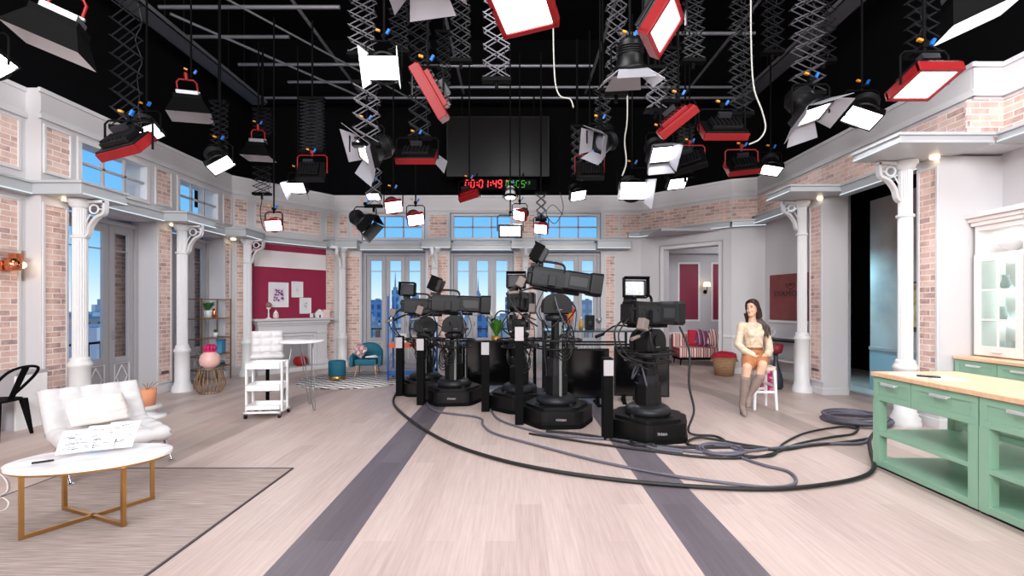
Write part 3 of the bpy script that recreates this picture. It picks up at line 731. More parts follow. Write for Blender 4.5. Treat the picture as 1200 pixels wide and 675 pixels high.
MB().lathe([(.001,0),(.04,0),(.055,.06),(.03,.14),(.032,.18),(.02,.18),(.02,.1),(.001,.03)], 20).build('body', COPPER, t); MB().lathe([(.03,.178),(.037,.182),(.03,.187)], 20).build('lip', COPPER, t)
t = thing('potted_plant', 'tiny plant in a white pot on the middle glass shelf', 'plant', (-6.2, 9.4, .908))
MB().lathe([(.001,0),(.035,0),(.045,.09),(.038,.09),(.001,.07)], 20).build('pot', WHITE, t); leafy(t, 18, .06, .13, .07, .016)
t = thing('gift_box', 'upright blue box on the lower glass shelf', 'box', (-6.18, 9.55, .568), .2)
MB().box(-.05, .05, -.1, .1, 0, .24).build('box_body', mat('blue_card', (60,140,180), .6), t, bevel=.004); MB().box(-.054, .054, -.104, .104, .24, .28).build('lid', mat('blue_card_dark', (48,120,160), .6), t, bevel=.003)
# wire drum table with pink vase
p = fl(246, 460.5)
t = thing('wire_table', 'round gold wire drum table below the pink vase', 'side table', (p.x, p.y, 0))
ht, rt = .44, .2
g = MB()
for i in range(22):
    a = 2*PI*i/22
    g.tube(smooth_path([(.16*math.cos(a),.16*math.sin(a),.005),(.235*math.cos(a),.235*math.sin(a),.14),(.225*math.cos(a),.225*math.sin(a),.24),(.16*math.cos(a),.16*math.sin(a),ht-.01)], 5), .005, 5)
g.build('wire_cage', GOLD, t)
g = MB(); g.tube(circ((0,0,0), .16, 32, .007), .007, 6, True); g.tube(circ((0,0,0), .165, 32, ht-.008), .008, 6, True); g.build('wire_ring', GOLD, t)
MB().lathe([(.001,ht-.012),(.165,ht-.012),(.165,ht),(.001,ht)], 32).build('table_top', mat('smoked_glass', (120,130,126), .15), t)
t = thing('pink_vase', 'round pink vase with magenta bow on the gold wire table', 'vase', (p.x, p.y, .441))
MB().lathe([(.001,0),(.08,0),(.15,.07),(.165,.15),(.14,.24),(.08,.29),(.075,.32),(.06,.32),(.06,.29),(.001,.28)], 32).build('vase_body', PINKC, t)
MAG = mat('magenta_ribbon', (196,20,96), .45)
g = MB()
for i in range(9):
    a = 2*PI*i/9; d = Vector((math.cos(a), math.sin(a), 0)); g.tube([Vector((0,0,.31))+d*.06, Vector((0,0,.36))+d*.09, Vector((0,0,.4))+d*.07, Vector((0,0,.37))+d*.02], [.022,.03,.03,.018], 7)
g.tube(circ((0,0,0), .082, 20, .31), .018, 8, True); g.build('bow', MAG, t)
BK = [mat('book_teal', (40,96,90), .6), mat('book_dark', (40,52,56), .6), mat('book_mint', (110,160,140), .6)]
for k in range(3):
    t = thing('book', ['bottom book of the pile on the lowest etagere shelf', 'middle book of the pile on the lowest etagere shelf', 'top book of the pile on the lowest etagere shelf'][k], 'book', (-6.2, 9.46, .309+k*.032), .1*k, 'books on the etagere')
    g = MB(); g.box(-.09,.09,-.13,.13,0,.003); g.box(-.09,.09,-.13,.13,.027,.03); g.box(.087,.09,-.13,.13,0,.03); g.build('cover', BK[k], t); MB().box(-.085,.086,-.126,.126,.003,.027).build('pages', PAPER, t)
# ------------------------------------------------------------------ fireplace
FPM = mat('mantel_grey', (206,205,208), .5)
ux = lambda x: (lambda s: (A.x-s*A.y)/(s*CW[1][0]-CW[0][0]))((x-CX)/F)
o_ = CW @ Vector((1.28, 0, 0))
t = thing('fireplace', 'pale grey mantelpiece with stepped surround on the burgundy wall', 'fireplace', o_, math.atan2(CW[1][0], CW[0][0]))
w = .86
g = MB(); g.box(-w-.07, w+.07, -.36, -.02, 1.2, 1.25); g.build('mantel_shelf', FPM, t, bevel=.008)
g = MB(); g.box(-w, w, -.3, -.02, 1.13, 1.2); g.box(-w+.03, w-.03, -.26, -.02, 1.08, 1.13); g.box(-w+.05, w-.05, -.23, -.02, .9, 1.08); g.build('frieze', FPM, t, bevel=.006)
for s in (-1, 1):
    g = MB(); g.box(s*(w-.05), s*(w-.3), -.23, -.02, .16, .9); g.box(s*(w-.03), s*(w-.32), -.25, -.02, .1, .22); g.box(s*(w-.03), s*(w-.32), -.25, -.02, .86, .92); g.box(s*(w-.1), s*(w-.25), -.24, -.2, .26, .82); g.build('pilaster', FPM, t, bevel=.006)
for k, i_ in enumerate((.3, .38)):
    g = MB(); d = -.19+.04*k; e = w-i_
    g.box(-e, -e+.08, d, -.02, .1, .9-.08*k); g.box(e-.08, e, d, -.02, .1, .9-.08*k); g.box(-e+.08, e-.08, d, -.02, .9-.08*k-.08, .9-.08*k); g.build('inner_surround', FPM, t, bevel=.004)
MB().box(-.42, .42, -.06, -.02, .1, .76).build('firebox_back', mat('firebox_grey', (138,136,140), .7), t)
MB().box(-w-.06, w+.06, -.5, -.02, .0, .1).build('hearth', FPM, t, bevel=.008)
def onm(x, dz=0, d=-.18):                            # a point over the mantel under pixel column x
    return CW @ Vector((ux(x), d, 1.25+dz))
ang = math.atan2(CW[1][0], CW[0][0])
t = thing('candle_holder', 'tall white candle stand with a dark ball at the left of the mantel', 'candle holder', onm(311))
MB().lathe([(.06,0),(.06,.012),(.018,.03),(.013,.2),(.02,.22),(.05,.24),(.05,.26)], 24).build('stand', WHITE, t); MB().ball((0,0,.315), .07, 20, 12).build('candle_ball', mat('brown_wax', (150,96,96), .6, var=.2), t)
t = thing('glass_jar', 'lidded pale jar beside the candle stand on the mantel', 'jar', onm(319.5))
MB().lathe([(.001,0),(.055,0),(.065,.05),(.055,.12),(.05,.13),(.001,.13)], 24).build('jar', mat('pale_jar', (226,200,200), .25), t); MB().lathe([(.052,.13),(.03,.16),(.012,.18),(.014,.2),(.001,.205)], 20).build('lid', WHITE, t)
t = thing('small_photo_frame', 'small clear frame standing mid mantel under the pictures', 'photo frame', onm(361), ang)
MB().box(-.05,.05,-.008,.008,0,.12).build('frame', CHROME, t); MB().box(-.04,.04,-.0095,-.006,.01,.11).build('print', PAPER, t)
t = thing('house_ornament', 'white house shaped ornament on the mantel', 'ornament', onm(370), ang)
MB(Matrix.Rotation(PI/2, 4, 'X')).prism([(-.09,0),(.09,0),(.11,.1),(.0,.22),(-.11,.1)], -.04, .04).build('house_body', WHITE, t, bevel=.01); MB().box(-.02,.02,-.044,-.038,.0,.07).build('doorway', MGREY, t)
t = thing('pink_box', 'pale pink box with a lid at the right end of the mantel', 'box', onm(377.5), ang)
MB().box(-.08,.08,-.07,.07,0,.15).build('box_body', mat('pale_pink', (236,206,200), .6), t, bevel=.005); MB().box(-.085,.085,-.075,.075,.15,.2).build('lid', mat('pale_pink2', (240,214,206), .6), t, bevel=.005)
t = thing('red_ornament', 'red faceted apple ornament inside the fireplace', 'ornament', CW @ Vector((ux(347), -.24, .1)))
MB().lathe([(.001,0),(.1,.0),(.16,.07),(.17,.14),(.12,.22),(.05,.22),(.001,.19)], 9, smooth=False).build('apple_body', RED, t); MB().tube([(0,0,.19),(.01,0,.26),(.03,0,.3)], .012, 6).build('stem', RED, t)
ARTC = [(120,60,110),(60,80,140),(190,110,150),(90,60,90),(230,190,200)]
def art(label, x0, x1, y0, y1, kind):
    u0, u1 = ux(x0), ux(x1); Ym = (CW @ Vector(((u0+u1)/2,0,0))).y; z0, z1 = H+(CY-y1)*Ym/F, H+(CY-y0)*Ym/F
    o = CW @ Vector(((u0+u1)/2, -.018, (z0+z1)/2)); t = thing('framed_picture', label, 'picture', o, ang, 'pictures on the burgundy wall')
    w, h = (u1-u0)/2, (z1-z0)/2; b_ = .02
    g = MB(); g.box(-w,w,-.02,0,h-b_,h); g.box(-w,w,-.02,0,-h,-h+b_); g.box(-w,-w+b_,-.02,0,-h,h); g.box(w-b_,w,-.02,0,-h,h); g.build('frame', WHITE, t, bevel=.003)
    MB().box(-w+b_,w-b_,-.008,0,-h+b_,h-b_).build('mount', PAPER, t)
    g = MB()
    if kind == 0:
        MB().box(-w*.55,w*.55,-.011,-.007,-h*.55,h*.5).build('print', mat('print_pale', (226,206,220), .7), t)
        for i in range(26):
            x, z = R.uniform(-w*.45,w*.45), R.uniform(-h*.45,h*.4); g.cb((x,-.0115-.0001*i,z), (R.uniform(.02,.06),.001,R.uniform(.015,.05)), (0,R.uniform(0,3),0))
        g.build('print_shapes', mat('print_dark', (110,64,120), .7), t)
    else:
        g.tube([(0,-.01,-h*.4),(0.01,-.01,0),(0,-.01,h*.3)], .004, 5)
        for i in range(7): g.cb((R.uniform(-.25,.25)*w,-.0095,R.uniform(-.2,.4)*h), (.012,.001,.05), (0,R.uniform(0,3),0))
        g.build('print_shapes', mat('print_sage', (150,170,160), .7) if kind == 1 else mat('print_grey', (200,200,206), .7), t)
art('large white framed purple print, leftmost on the burgundy wall', 314, 337.5, 331, 360, 0)
art('small white framed pale print, upper right on the burgundy wall', 341, 354.5, 330, 348.5, 2)
art('white framed leaf print, lowest right above the mantel', 350.5, 364, 349, 367.5, 1)
u0, u1 = ux(297), ux(381); t = thing('white_board', 'long white board along the top of the burgundy wall', 'board', CW @ Vector(((u0+u1)/2, -.02, 2.66)), ang)
MB().box(-(u1-u0)/2, (u1-u0)/2, -.025, 0, -.17, .19).build('board_panel', mat('board_white', (232,226,228), .6), t, bevel=.004); MB().box(-(u1-u0)/2, (u1-u0)/2, -.04, 0, -.2, -.17).build('bottom_rail', WHITE, t)
# ------------------------------------------------------------------ teal armchair, pouf, cushion
t = thing('armchair', 'teal velvet armchair with gold legs on the zigzag rug', 'armchair', (-3.27, 10.05, .014), .12); t.scale = (.8, .8, .9)
def rbox(x0,x1,y0,y1,z0,z1): return MB().box(x0,x1,y0,y1,z0,z1)
o = rbox(-.29,.29,-.3,.22,.27,.42).build('seat', TEAL, t, bevel=.04)
g = MB(); prof = []
for i in range(13):
    a = PI*i/12-0; x = -.33*math.cos(a); y = .05+.25*math.sin(a)**.7 if 0 < i < 12 else -.28
    prof.append((x, y))
rg = []
for i, (x, y) in enumerate(prof):
    hh = .52+.27*math.sin(PI*i/12)**.8; n = Vector((x, max(y,0)*1.2, 0)); n = n.normalized() if n.length else Vector((0,1,0))
    p = Vector((x, y, 0)); rg.append([p+Vector((0,0,.24)), p+n*.07+Vector((0,0,.24)), p+n*.09+Vector((0,0,hh-.04)), p+n*.05+Vector((0,0,hh)), p-n*.0+Vector((0,0,hh-.04))])
g.loft(rg); g.build('backrest', TEAL, t)
for sx in (-1, 1):
    for sy in (-1, 1): MB().cyl((sx*.24,sy*.2,.28),(sx*.28,sy*.27,0),.02,.009,10).build('leg', BRASS, t)
tag(pillow(rotz(-.3, (-3.4, 9.95, .57)) @ Matrix.Rotation(-.3, 4, 'X') @ Matrix.Rotation(.5, 4, 'Y'), .3, .28, .12).build('cushion', stripe_mat('floral_cushion', [(.4,(226,180,178)),(.52,(120,90,110)),(.6,(236,214,206))], 9, noise=True)), 'pink floral cushion on the teal armchair', 'cushion')
t = thing('folded_cloth', 'white folded paper on the teal armchair seat', 'papers', (-3.12, 9.88, .436), .2)
MB().box(-.13,.13,-.07,.07,0,.012).build('lower_fold', PAPER, t); MB(Matrix.Rotation(-.12,4,'Y')).box(-.12,.1,-.06,.07,.015,.03).build('upper_fold', PAPER, t)
p = fl(395, 445.5); t = thing('pouf', 'teal velvet drum pouf with gold base beside the armchair', 'pouf', (p.x, p.y, .014))
MB().lathe([(.001,.08),(.165,.08),(.172,.1),(.172,.37),(.155,.395),(.001,.4)], 36).build('drum', TEAL, t); MB().lathe([(.168,0),(.172,.01),(.172,.075),(.168,.08)], 36).build('gold_base', BRASS, t)
# ------------------------------------------------------------------ trolley, swivel chair, high table
t = thing('trolley', 'white three tier trolley on casters', 'trolley', (-3.5, 6.42, 0), .12)
for z in (.12, .38, .68):
    g = MB(); a, b_, h = .22, .165, .085 if z > .2 else .06; th = .004
    g.box(-a,a,-b_,b_,z,z+th); g.box(-a,a,-b_,-b_+th,z,z+h); g.box(-a,a,b_-th,b_,z,z+h); g.box(-a,-a+th,-b_,b_,z,z+h); g.box(a-th,a,-b_,b_,z,z+h); g.tube([(-a,-b_,z+h),(a,-b_,z+h),(a,b_,z+h),(-a,b_,z+h)], .006, 6, True)
    g.build('tray', WHITE, t)
for s in (-1, 1):
    for e in (-1, 1): MB().box(s*.232-.012,s*.232+.012,e*.1-.02,e*.1+.02,.09,.77).build('post', WHITE, t)
g = MB(); g.box(-.24,.24,-.19,-.16,.075,.1); g.box(-.24,.24,.16,.19,.075,.1); g.box(-.24,-.21,-.19,.19,.075,.1); g.box(.21,.24,-.19,.19,.075,.1); g.build('base_frame', WHITE, t)
for s in (-1, 1):
    for e in (-1, 1):
        c = MB().cyl((s*.22-.012,e*.17+.01,.035),(s*.22+.012,e*.17+.01,.035),.035).build('caster', BLACK, t); MB().box(s*.22-.016,s*.22+.016,e*.17-.012,e*.17+.012,.04,.078).build('caster_fork', CHROME, c)
t = thing('swivel_chair', 'white leather swivel bar chair behind the trolley', 'chair', (-3.76, 6.9, 0), .5)
MB().lathe([(.001,0),(.2,0),(.2,.012),(.04,.03),(.001,.03)], 32).build('base', CHROME, t); MB().cyl((0,0,.03),(0,0,.76),.026).build('column', BLACKM, t)
tufted(Matrix.Translation((0,.2,.8)) @ Matrix.Rotation(PI/2, 4, 'X'), .44, .42, .08, 3, 1).build('seat', WLEA, t)
tufted(Matrix.Translation((0,.22,.8)) @ Matrix.Rotation(-.12, 4, 'X'), .44, .36, .07, 3, 3).build('backrest', WLEA, t)
MB().tube(circ((0,-.1,0), .15, 20, .3, PI, 2*PI, False), .009, 6).build('foot_rest', CHROME, t)
t = thing('bar_table', 'round white high table on hairpin legs', 'table', (-3.22, 6.86, 0))
MB().lathe([(.001,1.0),(.305,1.0),(.315,1.01),(.315,1.025),(.305,1.035),(.001,1.035)], 48).build('table_top', WHITE, t)
for k in range(3):
    a = 2*PI*k/3-.5; d = Vector((math.cos(a), math.sin(a), 0)); s = Vector((-d.y, d.x, 0))
    MB().tube([d*.12+s*.1+Vector((0,0,1.0)), d*.28+s*.015+Vector((0,0,.02)), d*.285+Vector((0,0,.006)), d*.28-s*.015+Vector((0,0,.02)), d*.12-s*.1+Vector((0,0,1.0))], .007, 8).build('hairpin_leg', mat('steel', (150,150,154), .3, .8), t)
# ------------------------------------------------------------------ green island and kitchen
def shaker(par, M, x0, x1, z0, z1, handle=True, pull='bar'):
    g = MB(M); b_ = .055
    g.box(x0,x1,-.018,0,z1-b_,z1); g.box(x0,x1,-.018,0,z0,z0+b_); g.box(x0,x0+b_,-.018,0,z0+b_,z1-b_); g.box(x1-b_,x1,-.018,0,z0+b_,z1-b_); g.box(x0+b_,x1-b_,-.01,.0,z0+b_,z1-b_)
    d = g.build('drawer', GREEN, par, bevel=.002)
    if handle:
        xm, zz = (x0+x1)/2, z1-.055; g = MB(M)
        g.tube(smooth_path([(xm-.07,-.018,zz),(xm-.07,-.05,zz),(xm+.07,-.05,zz),(xm+.07,-.018,zz)],1), .007, 8); g.cb((xm,-.05,zz),(.15,.014,.022)); g.build('handle', mat('brushed_steel', (226,226,230), .3, .4), d, bevel=.003)
def island(label, ya, yb, cuts):
    t = thing('kitchen_island', label, 'kitchen island', (3.48, (ya+yb)/2, 0), -PI/2); w = (ya-yb)/2-.003; dp = .8
    for x in (-w, w-.075):
        for y in (0, dp-.075): MB().box(x, x+.075, y, y+.075, .02, .65).build('leg_post', GREEN, t)
    MB().box(-w,w,0.002,dp-.002,.02,.077).build('bottom_board', GREEN, t, bevel=.003); MB().box(-w+.01,w-.01,.012,dp-.012,.0,.02).build('plinth', BLACK, t)
    MB().box(-w,w,.002,dp-.002,.315,.353).build('middle_shelf', GREEN, t, bevel=.003)
    MB().box(-w,w,.02,dp,.645,.875).build('carcass', GREEN, t)
    MB().box(-w-.003,w+.003,-.02,dp+.01,.877,.915).build('worktop', OAK, t, bevel=.003)
    M = Matrix.Translation((0,.02,0))
    for a, c in zip(cuts, cuts[1:]): shaker(t, M, -w+a+.003, -w+c-.003, .65, .872)
    return t
# local x runs towards the camera
island('sage green island unit with two drawers, far half', 4.43, 3.42, (0,.42,1.004))
island('sage green island unit with one wide drawer, near half cut by the frame', 3.42, 2.4, (0,.6,1.004))
def papers(name, label, x, y, w, h, a, m_, z=.916):
    p = fl(x, y, z); t = thing(name, label, 'papers' if m_ is PAPER else 'phone', (p.x, p.y, z), a); MB().box(-w/2,w/2,-h/2,h/2,0,.003).build('sheet', m_, t); MB().box(-w*.4,w*.35,-h*.3,-h*.28,.003,.0034).build('text_line', mat('ink', (70,72,90), .6), t)
papers('paper_sheet', 'left white paper sheet on the green island', 1070, 440.2, .22, .3, .2, PAPER)
papers('paper_sheet', 'right white paper sheet on the green island', 1105, 443.5, .22, .3, -.3, PAPER)
p = fl(1088, 441.5, .921); t = thing('phone', 'dark phone lying between the papers on the green island', 'phone', (p.x, p.y, .9205), .9); MB().box(-.04,.04,-.08,.08,0,.01).build('case', BLACK, t, bevel=.003); MB().box(-.036,.036,-.075,.075,.01,.011).build('screen', mat('dark_screen', (30,30,36), .1), t)
KF = frame((5.5, 5.7), (0, -1))
ktop = .93
for i in range(4):
    t = thing('base_cabinet', ['sage green base cabinet at the far end of the kitchen run', 'sage green base cabinet second from the brick pier', 'sage green base cabinet third from the brick pier', 'sage green base cabinet nearest the camera in the kitchen run'][i], 'cabinet', (5.5, 5.7-.5*i, 0), -PI/2)
    MB().box(.002,.498,.02,.62,.1,.89).build('carcass', GREEN, t); MB().box(.002,.498,.06,.6,0,.1).build('plinth', mat('green_plinth', (110,160,134), .5), t)
    M = Matrix.Translation((0,.02,0)); shaker(t, M, .005,.495,.68,.885); 
    g = MB(M); g.box(.005,.495,-.018,0,.6,.675); g.box(.005,.495,-.018,0,.12,.18); g.box(.005,.06,-.018,0,.18,.6); g.box(.44,.495,-.018,0,.18,.6); g.box(.06,.44,-.01,0,.18,.6); g.build('door', GREEN, t, bevel=.002)
t = tag(MB(KF).box(0,2.5,-.02,.63,.892,ktop).build('worktop', OAK, bevel=.004), 'oak worktop running along the right kitchen cabinets', 'worktop')
WCAB = mat('cabinet_cream', (232,224,222), .42)
LEDC = glow('cabinet_led', (235,255,250), 36)
for i in range(3):
    t = thing('wall_cabinet', ['cream glazed wall cabinet beside the brick pier, left of the run', 'cream glazed wall cabinet second along the kitchen run', 'cream glazed wall cabinet nearest the camera'][i], 'cabinet', (5.74, 5.68-.56*i, .94), -PI/2); w, dp = .56, .38
    g = MB(); g.box(0,.02,0,dp,0,1.6); g.box(w-.02,w,0,dp,0,1.6); g.box(.02,w-.02,dp-.015,dp,.02,1.54); g.box(.02,w-.02,0,dp,0,.02); g.box(.02,w-.02,.002,dp-.015,1.23,1.25); g.box(.02,w-.02,0,dp,1.54,1.6); g.build('carcass', WCAB, t)
    g = MB(); [g.box(.02,w-.02,.03,dp-.015,z,z+.012) for z in (.42,.8)]; g.build('glass_shelf', FROST, t)
    g = MB(); [g.box(.04,w-.04,dp-.05,dp-.03,z-.012,z-.004) for z in (.42,.8,1.23,1.54)]; g.build('led_strip', LEDC, t)
    g = MB(); b_ = .085
    g.box(b_,w-b_,-.02,0,.01,.01+b_+.03); g.box(b_,w-b_,-.02,0,1.24-b_,1.24); g.box(.005,b_,-.02,0,.01,1.24); g.box(w-b_,w-.005,-.02,0,.01,1.24)
    g.box(w/2-.012,w/2+.012,-.0185,-.002,.125,1.155); g.box(b_,w-b_,-.0175,-.003,.43,.455); g.box(b_,w-b_,-.0175,-.003,.79,.815)
    dr = g.build('door', WCAB, t, bevel=.002); MB().box(b_,w-b_,-.009,-.005,.12,1.16).build('pane', FROST, dr)
    MB().cb((w/2,-.035,.06),(.12,.02,.018)).build('handle', mat('brushed_steel', (226,226,230), .3, .4), dr, bevel=.004)
    if i == 0:
        g = MB()
        g.box(-.03,w,-.03,dp+.0,1.6,1.65); g.box(-.05,w,-.05,dp,1.65,1.7); g.box(-.08,w,-.085,dp,1.7,1.76)
    else:
        g = MB(); g.box(0,w,-.03,dp,1.6,1.65); g.box(0,w,-.05,dp,1.65,1.7); g.box(0,w,-.085,dp,1.7,1.76)
    g.build('cornice', WCAB, t, bevel=.008)
t = thing('glass_dish', 'white footed dish in the open top of the wall cabinet', 'bowl', (5.93, 5.41, 2.191))
MB().lathe([(.001,0),(.05,0),(.03,.02),(.06,.04),(.14,.1),(.15,.12),(.13,.115),(.05,.05),(.001,.045)], 32).build('bowl', WHITE, t); MB().tube([(0,-.1,.12),(.02,-.2,.15)], .008, 6).build('ladle_handle', CHROME, t)
GLAS = mat('glassware_tint', (206,222,220), .1)
for k, (yy, zz) in enumerate(((5.56,.96),(5.42,.96),(5.3,.96),(5.55,1.372),(5.35,1.372),(5.52,1.752),(5.36,1.752))):
    t = thing('vase', ['short pale vase on the cabinet floor, left', 'short pale vase on the cabinet floor, middle', 'short pale vase on the cabinet floor, right', 'pale jar on the cabinet middle shelf, left', 'pale jar on the cabinet middle shelf, right', 'pale jar on the cabinet upper shelf, left', 'pale jar on the cabinet upper shelf, right'][k], 'vase', (5.95, yy, zz), 0, 'vessels behind the cabinet glass')
    MB().lathe([(.001,0),(.035,0),(.05,.06),(.03,.13),(.035,.17),(.028,.17),(.001,.02)], 18).build('body', mat('grey_glaze', (196,204,202), .3), t); MB().tube(circ((0,0,0),.032,16,.17), .004, 5, True).build('rim', GLAS, t)
# framed landscape on the mottled flat
t = thing('framed_picture', 'gold toned picture on the mottled wall beyond the tall column', 'picture', (6.595, 7.47, 1.56), -PI/2)
g = MB(); g.box(-.16,.16,-.02,0,.36,.39); g.box(-.16,.16,-.02,0,-.39,-.36); g.box(-.16,-.13,-.02,0,-.36,.36); g.box(.13,.16,-.02,0,-.36,.36); g.build('frame', mat('dark_wood_frame', (70,56,48), .5), t)
MB().box(-.13,.13,-.01,0,-.36,.36).build('print', stripe_mat('gold_landscape', [(.3,(120,96,70)),(.5,(206,176,120)),(.7,(232,214,170))], 5, noise=True), t)
t = tag(MB(frame((6.6,7.6),(0,-1))).box(-.0,.2,-.02,0,1.12,1.17).build('switch_plate', mat('dark_plate', (96,84,80), .4), bevel=.003), 'dark switch plate below the gold picture', 'switch')
# ------------------------------------------------------------------ right seating corner
def quad_sign():
    p0, p1 = RS @ Vector((.18,-.03,0)), RS @ Vector((1.32,-.03,0))
    t = thing('wall_sign', 'burgundy brown sign panel with dark lettering behind the seated woman', 'sign', RS @ Vector((.75,-.005,1.72)), math.atan2(RS[1][0], RS[0][0]))
    MB().box(-.57,.57,-.035,0,-.47,.5).build('panel', stripe_mat('sign_burgundy', [(.3,(112,44,46)),(.6,(130,56,56)),(.8,(146,72,70))], 2, noise=True, rough=.35), t, bevel=.003)
    cu = bpy.data.curves.new('lettering', 'FONT'); cu.body = 'DIAMOND'; cu.size = .17; cu.align_x = 'CENTER'; cu.align_y = 'CENTER'; cu.extrude = .003; cu.space_character = 1.15
    tmp = bpy.data.objects.new('tmp', cu); COL.objects.link(tmp); dg = bpy.context.evaluated_depsgraph_get(); me = bpy.data.meshes.new_from_object(tmp.evaluated_get(dg)); bpy.data.objects.remove(tmp)
    me.transform(Matrix.Translation((0,-.037,.08)) @ Matrix.Rotation(PI/2, 4, 'X')); me.materials.clear(); me.materials.append(mat('sign_letter', (60,30,30), .4))
    o = bpy.data.objects.new('lettering', me); COL.objects.link(o); o.parent = t
    g = MB(); q = .008; z = .25
    for a, c in (((-.09,z+.05),(.09,z+.05)),((-.09,z+.05),(-.12,z)),((.09,z+.05),(.12,z)),((-.12,z),(.12,z)),((-.12,z),(0,z-.09)),((.12,z),(0,z-.09)),((-.04,z),(0,z+.05)),((.04,z),(0,z+.05))): g.tube([(a[0],-.038,a[1]),(c[0],-.038,c[1])], q*.6, 5)
    g.build('emblem', mat('sign_letter', (60,30,30), .4), t)
    MB().box(-.6,.6,-.05,0,-.53,-.48).build('ledge', WHITEM, t)
quad_sign()
t = thing('console_table', 'white console with a black top under the sign panel', 'console table', RS @ Vector((.75,-.24,0)), math.atan2(RS[1][0], RS[0][0]))
g = MB(); g.box(-.55,.55,-.2,.2,.82,.86); g.build('table_top', BLACK, t, bevel=.006); MB().box(-.5,.5,-.17,.19,.42,.45).build('lower_shelf', WHITE, t)
for s in (-1,1):
    for e in (-1,1): MB().box(s*.5-.02,s*.5+.02,e*.165-.02,e*.165+.02,0,.82).build('leg', WHITE, t)
p = RS @ Vector((.5,-.3,.862)); t = thing('glass_swan', 'clear and white curled ornament on the black console top', 'ornament', p, .4)
MB().ball((0,0,.05), .07, 16, 10, (1.4,.8,.7)).build('body', WHITE, t); MB().tube(smooth_path([(.08,0,.06),(.13,0,.14),(.09,0,.22),(.05,0,.2)], 5), .012, 8).build('neck', WHITE, t)
p = at(914.5, 413, 8.35); t = thing('red_bowl', 'deep red bowl on a stand of the dark bottle vase', 'bowl', (p.x+.0, 8.5, .665)); t['label'] = 'deep red pot balanced just above the dark bottle vase'
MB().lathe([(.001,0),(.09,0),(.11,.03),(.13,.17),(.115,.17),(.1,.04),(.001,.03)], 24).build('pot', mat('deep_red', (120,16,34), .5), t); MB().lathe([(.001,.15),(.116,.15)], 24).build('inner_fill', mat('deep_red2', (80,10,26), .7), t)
t = thing('bottle_vase', 'tall dark bottle vase on the floor behind the white stool', 'vase', (p.x, 8.5, 0))
MB().lathe([(.001,0),(.1,0),(.125,.05),(.12,.2),(.06,.42),(.035,.55),(.04,.655),(.03,.655),(.001,.6)], 28).build('body', mat('dark_slate', (46,48,56), .35), t); MB().lathe([(.036,.64),(.055,.655),(.055,.664),(.03,.664)], 24).build('lip', mat('dark_slate', (46,48,56), .35), t)
# basket and bench with cushions
p = fl(848.5, 440); t = thing('wicker_basket', 'wicker basket with a crimson throw by the doorway', 'basket', (p.x, p.y, 0))
m, nt, b, N, L = nodes('wicker', .85); tc = N('TexCoord'); wv = N('TexWave'); wv.bands_direction = 'Z'; wv.inputs['Scale'].default_value = 12; wv.inputs['Distortion'].default_value = 3; wv.inputs['Detail Scale'].default_value = 6
L(tc.outputs['Object'], wv.inputs[0]); r_ = ramp(N, [(0,(120,84,58)),(1,(196,158,120))]); L(wv.outputs[0], r_.inputs[0]); L(r_.outputs[0], b.inputs['Base Color']); WICK = m
g = MB(); g.lathe([(.001,0),(.19,0),(.25,.4),(.235,.4),(.18,.02),(.001,.02)], 32); g.build('basket_body', WICK, t); MB().tube(circ((0,0,0),.245,28,.4), .016, 8, True).build('rim', WICK, t)
for s in (-1,1): MB().tube(smooth_path([(s*.25,-.05,.38),(s*.3,-.03,.32),(s*.3,.03,.32),(s*.25,.05,.38)],5), .01, 6).build('handle', WICK, t)
g = MB(); g.loft([[Vector((rr*math.cos(a)*1.05, rr*math.sin(a), zz+.03*math.sin(3*a+k))) for a in [2*PI*i/24 for i in range(24)]] for k, (rr, zz) in enumerate(((.22,.38),(.25,.42),(.24,.46),(.16,.5),(.03,.52)))]); o = g.build('throw', REDF); o.location = (p.x, p.y, 0)
tag(o, 'crimson throw bundled in the wicker basket', 'throw')
p = fl(808, 431); t = thing('bench', 'low striped bench with a dark frame in the side room', 'bench', (5.0, 12.1, 0))
STR = stripe_mat('striped_bench', [(0,(232,214,206)),(.3,(170,40,60)),(.45,(232,214,206)),(.6,(120,60,80)),(.7,(226,204,196)),(.85,(176,60,70))], 5.5, 0)
MB().box(-.75,.75,-.3,.3,.2,.46).build('seat_pad', STR, t, bevel=.04); MB().box(-.75,.75,.2,.36,.4,.8).build('back_pad', STR, t, bevel=.05)
MB().box(-.72,.72,-.27,.3,.14,.2).build('frame', BLACKM, t)
for s in (-1,1):
    for e in (-1,1): MB().cyl((s*.68,e*.24,.15),(s*.7,e*.25,0),.02,.014,10).build('leg', BLACKM, t)
PUR = stripe_mat('striped_purple', [(0,(120,60,96)),(.5,(86,40,70)),(.8,(190,150,170))], 9, 0)
for k, (x, lab, m_, sx) in enumerate(((815,'plain crimson cushion, leftmost on the striped bench',REDF,.46),(824,'purple striped cushion beside the crimson one on the bench',PUR,.44),(832,'second purple striped cushion along the bench',PUR,.42),(839,'red and white striped cushion at the right of the bench',STR,.46))):
    q = at(x, 400, 11.95-.06*k); tag(pillow(Matrix.Translation((q.x, q.y-.03, .70)) @ Matrix.Rotation(.25*(k % 2)+.1, 4, 'Y') @ Matrix.Rotation(-.3, 4, 'X'), sx, sx*.95, .12).build('cushion', m_), lab, 'cushion', 'cushions on the bench')
t = thing('wall_sconce', 'lit wall sconce between the two burgundy panels', 'wall lamp', (5.46, 13.1, 2.05))
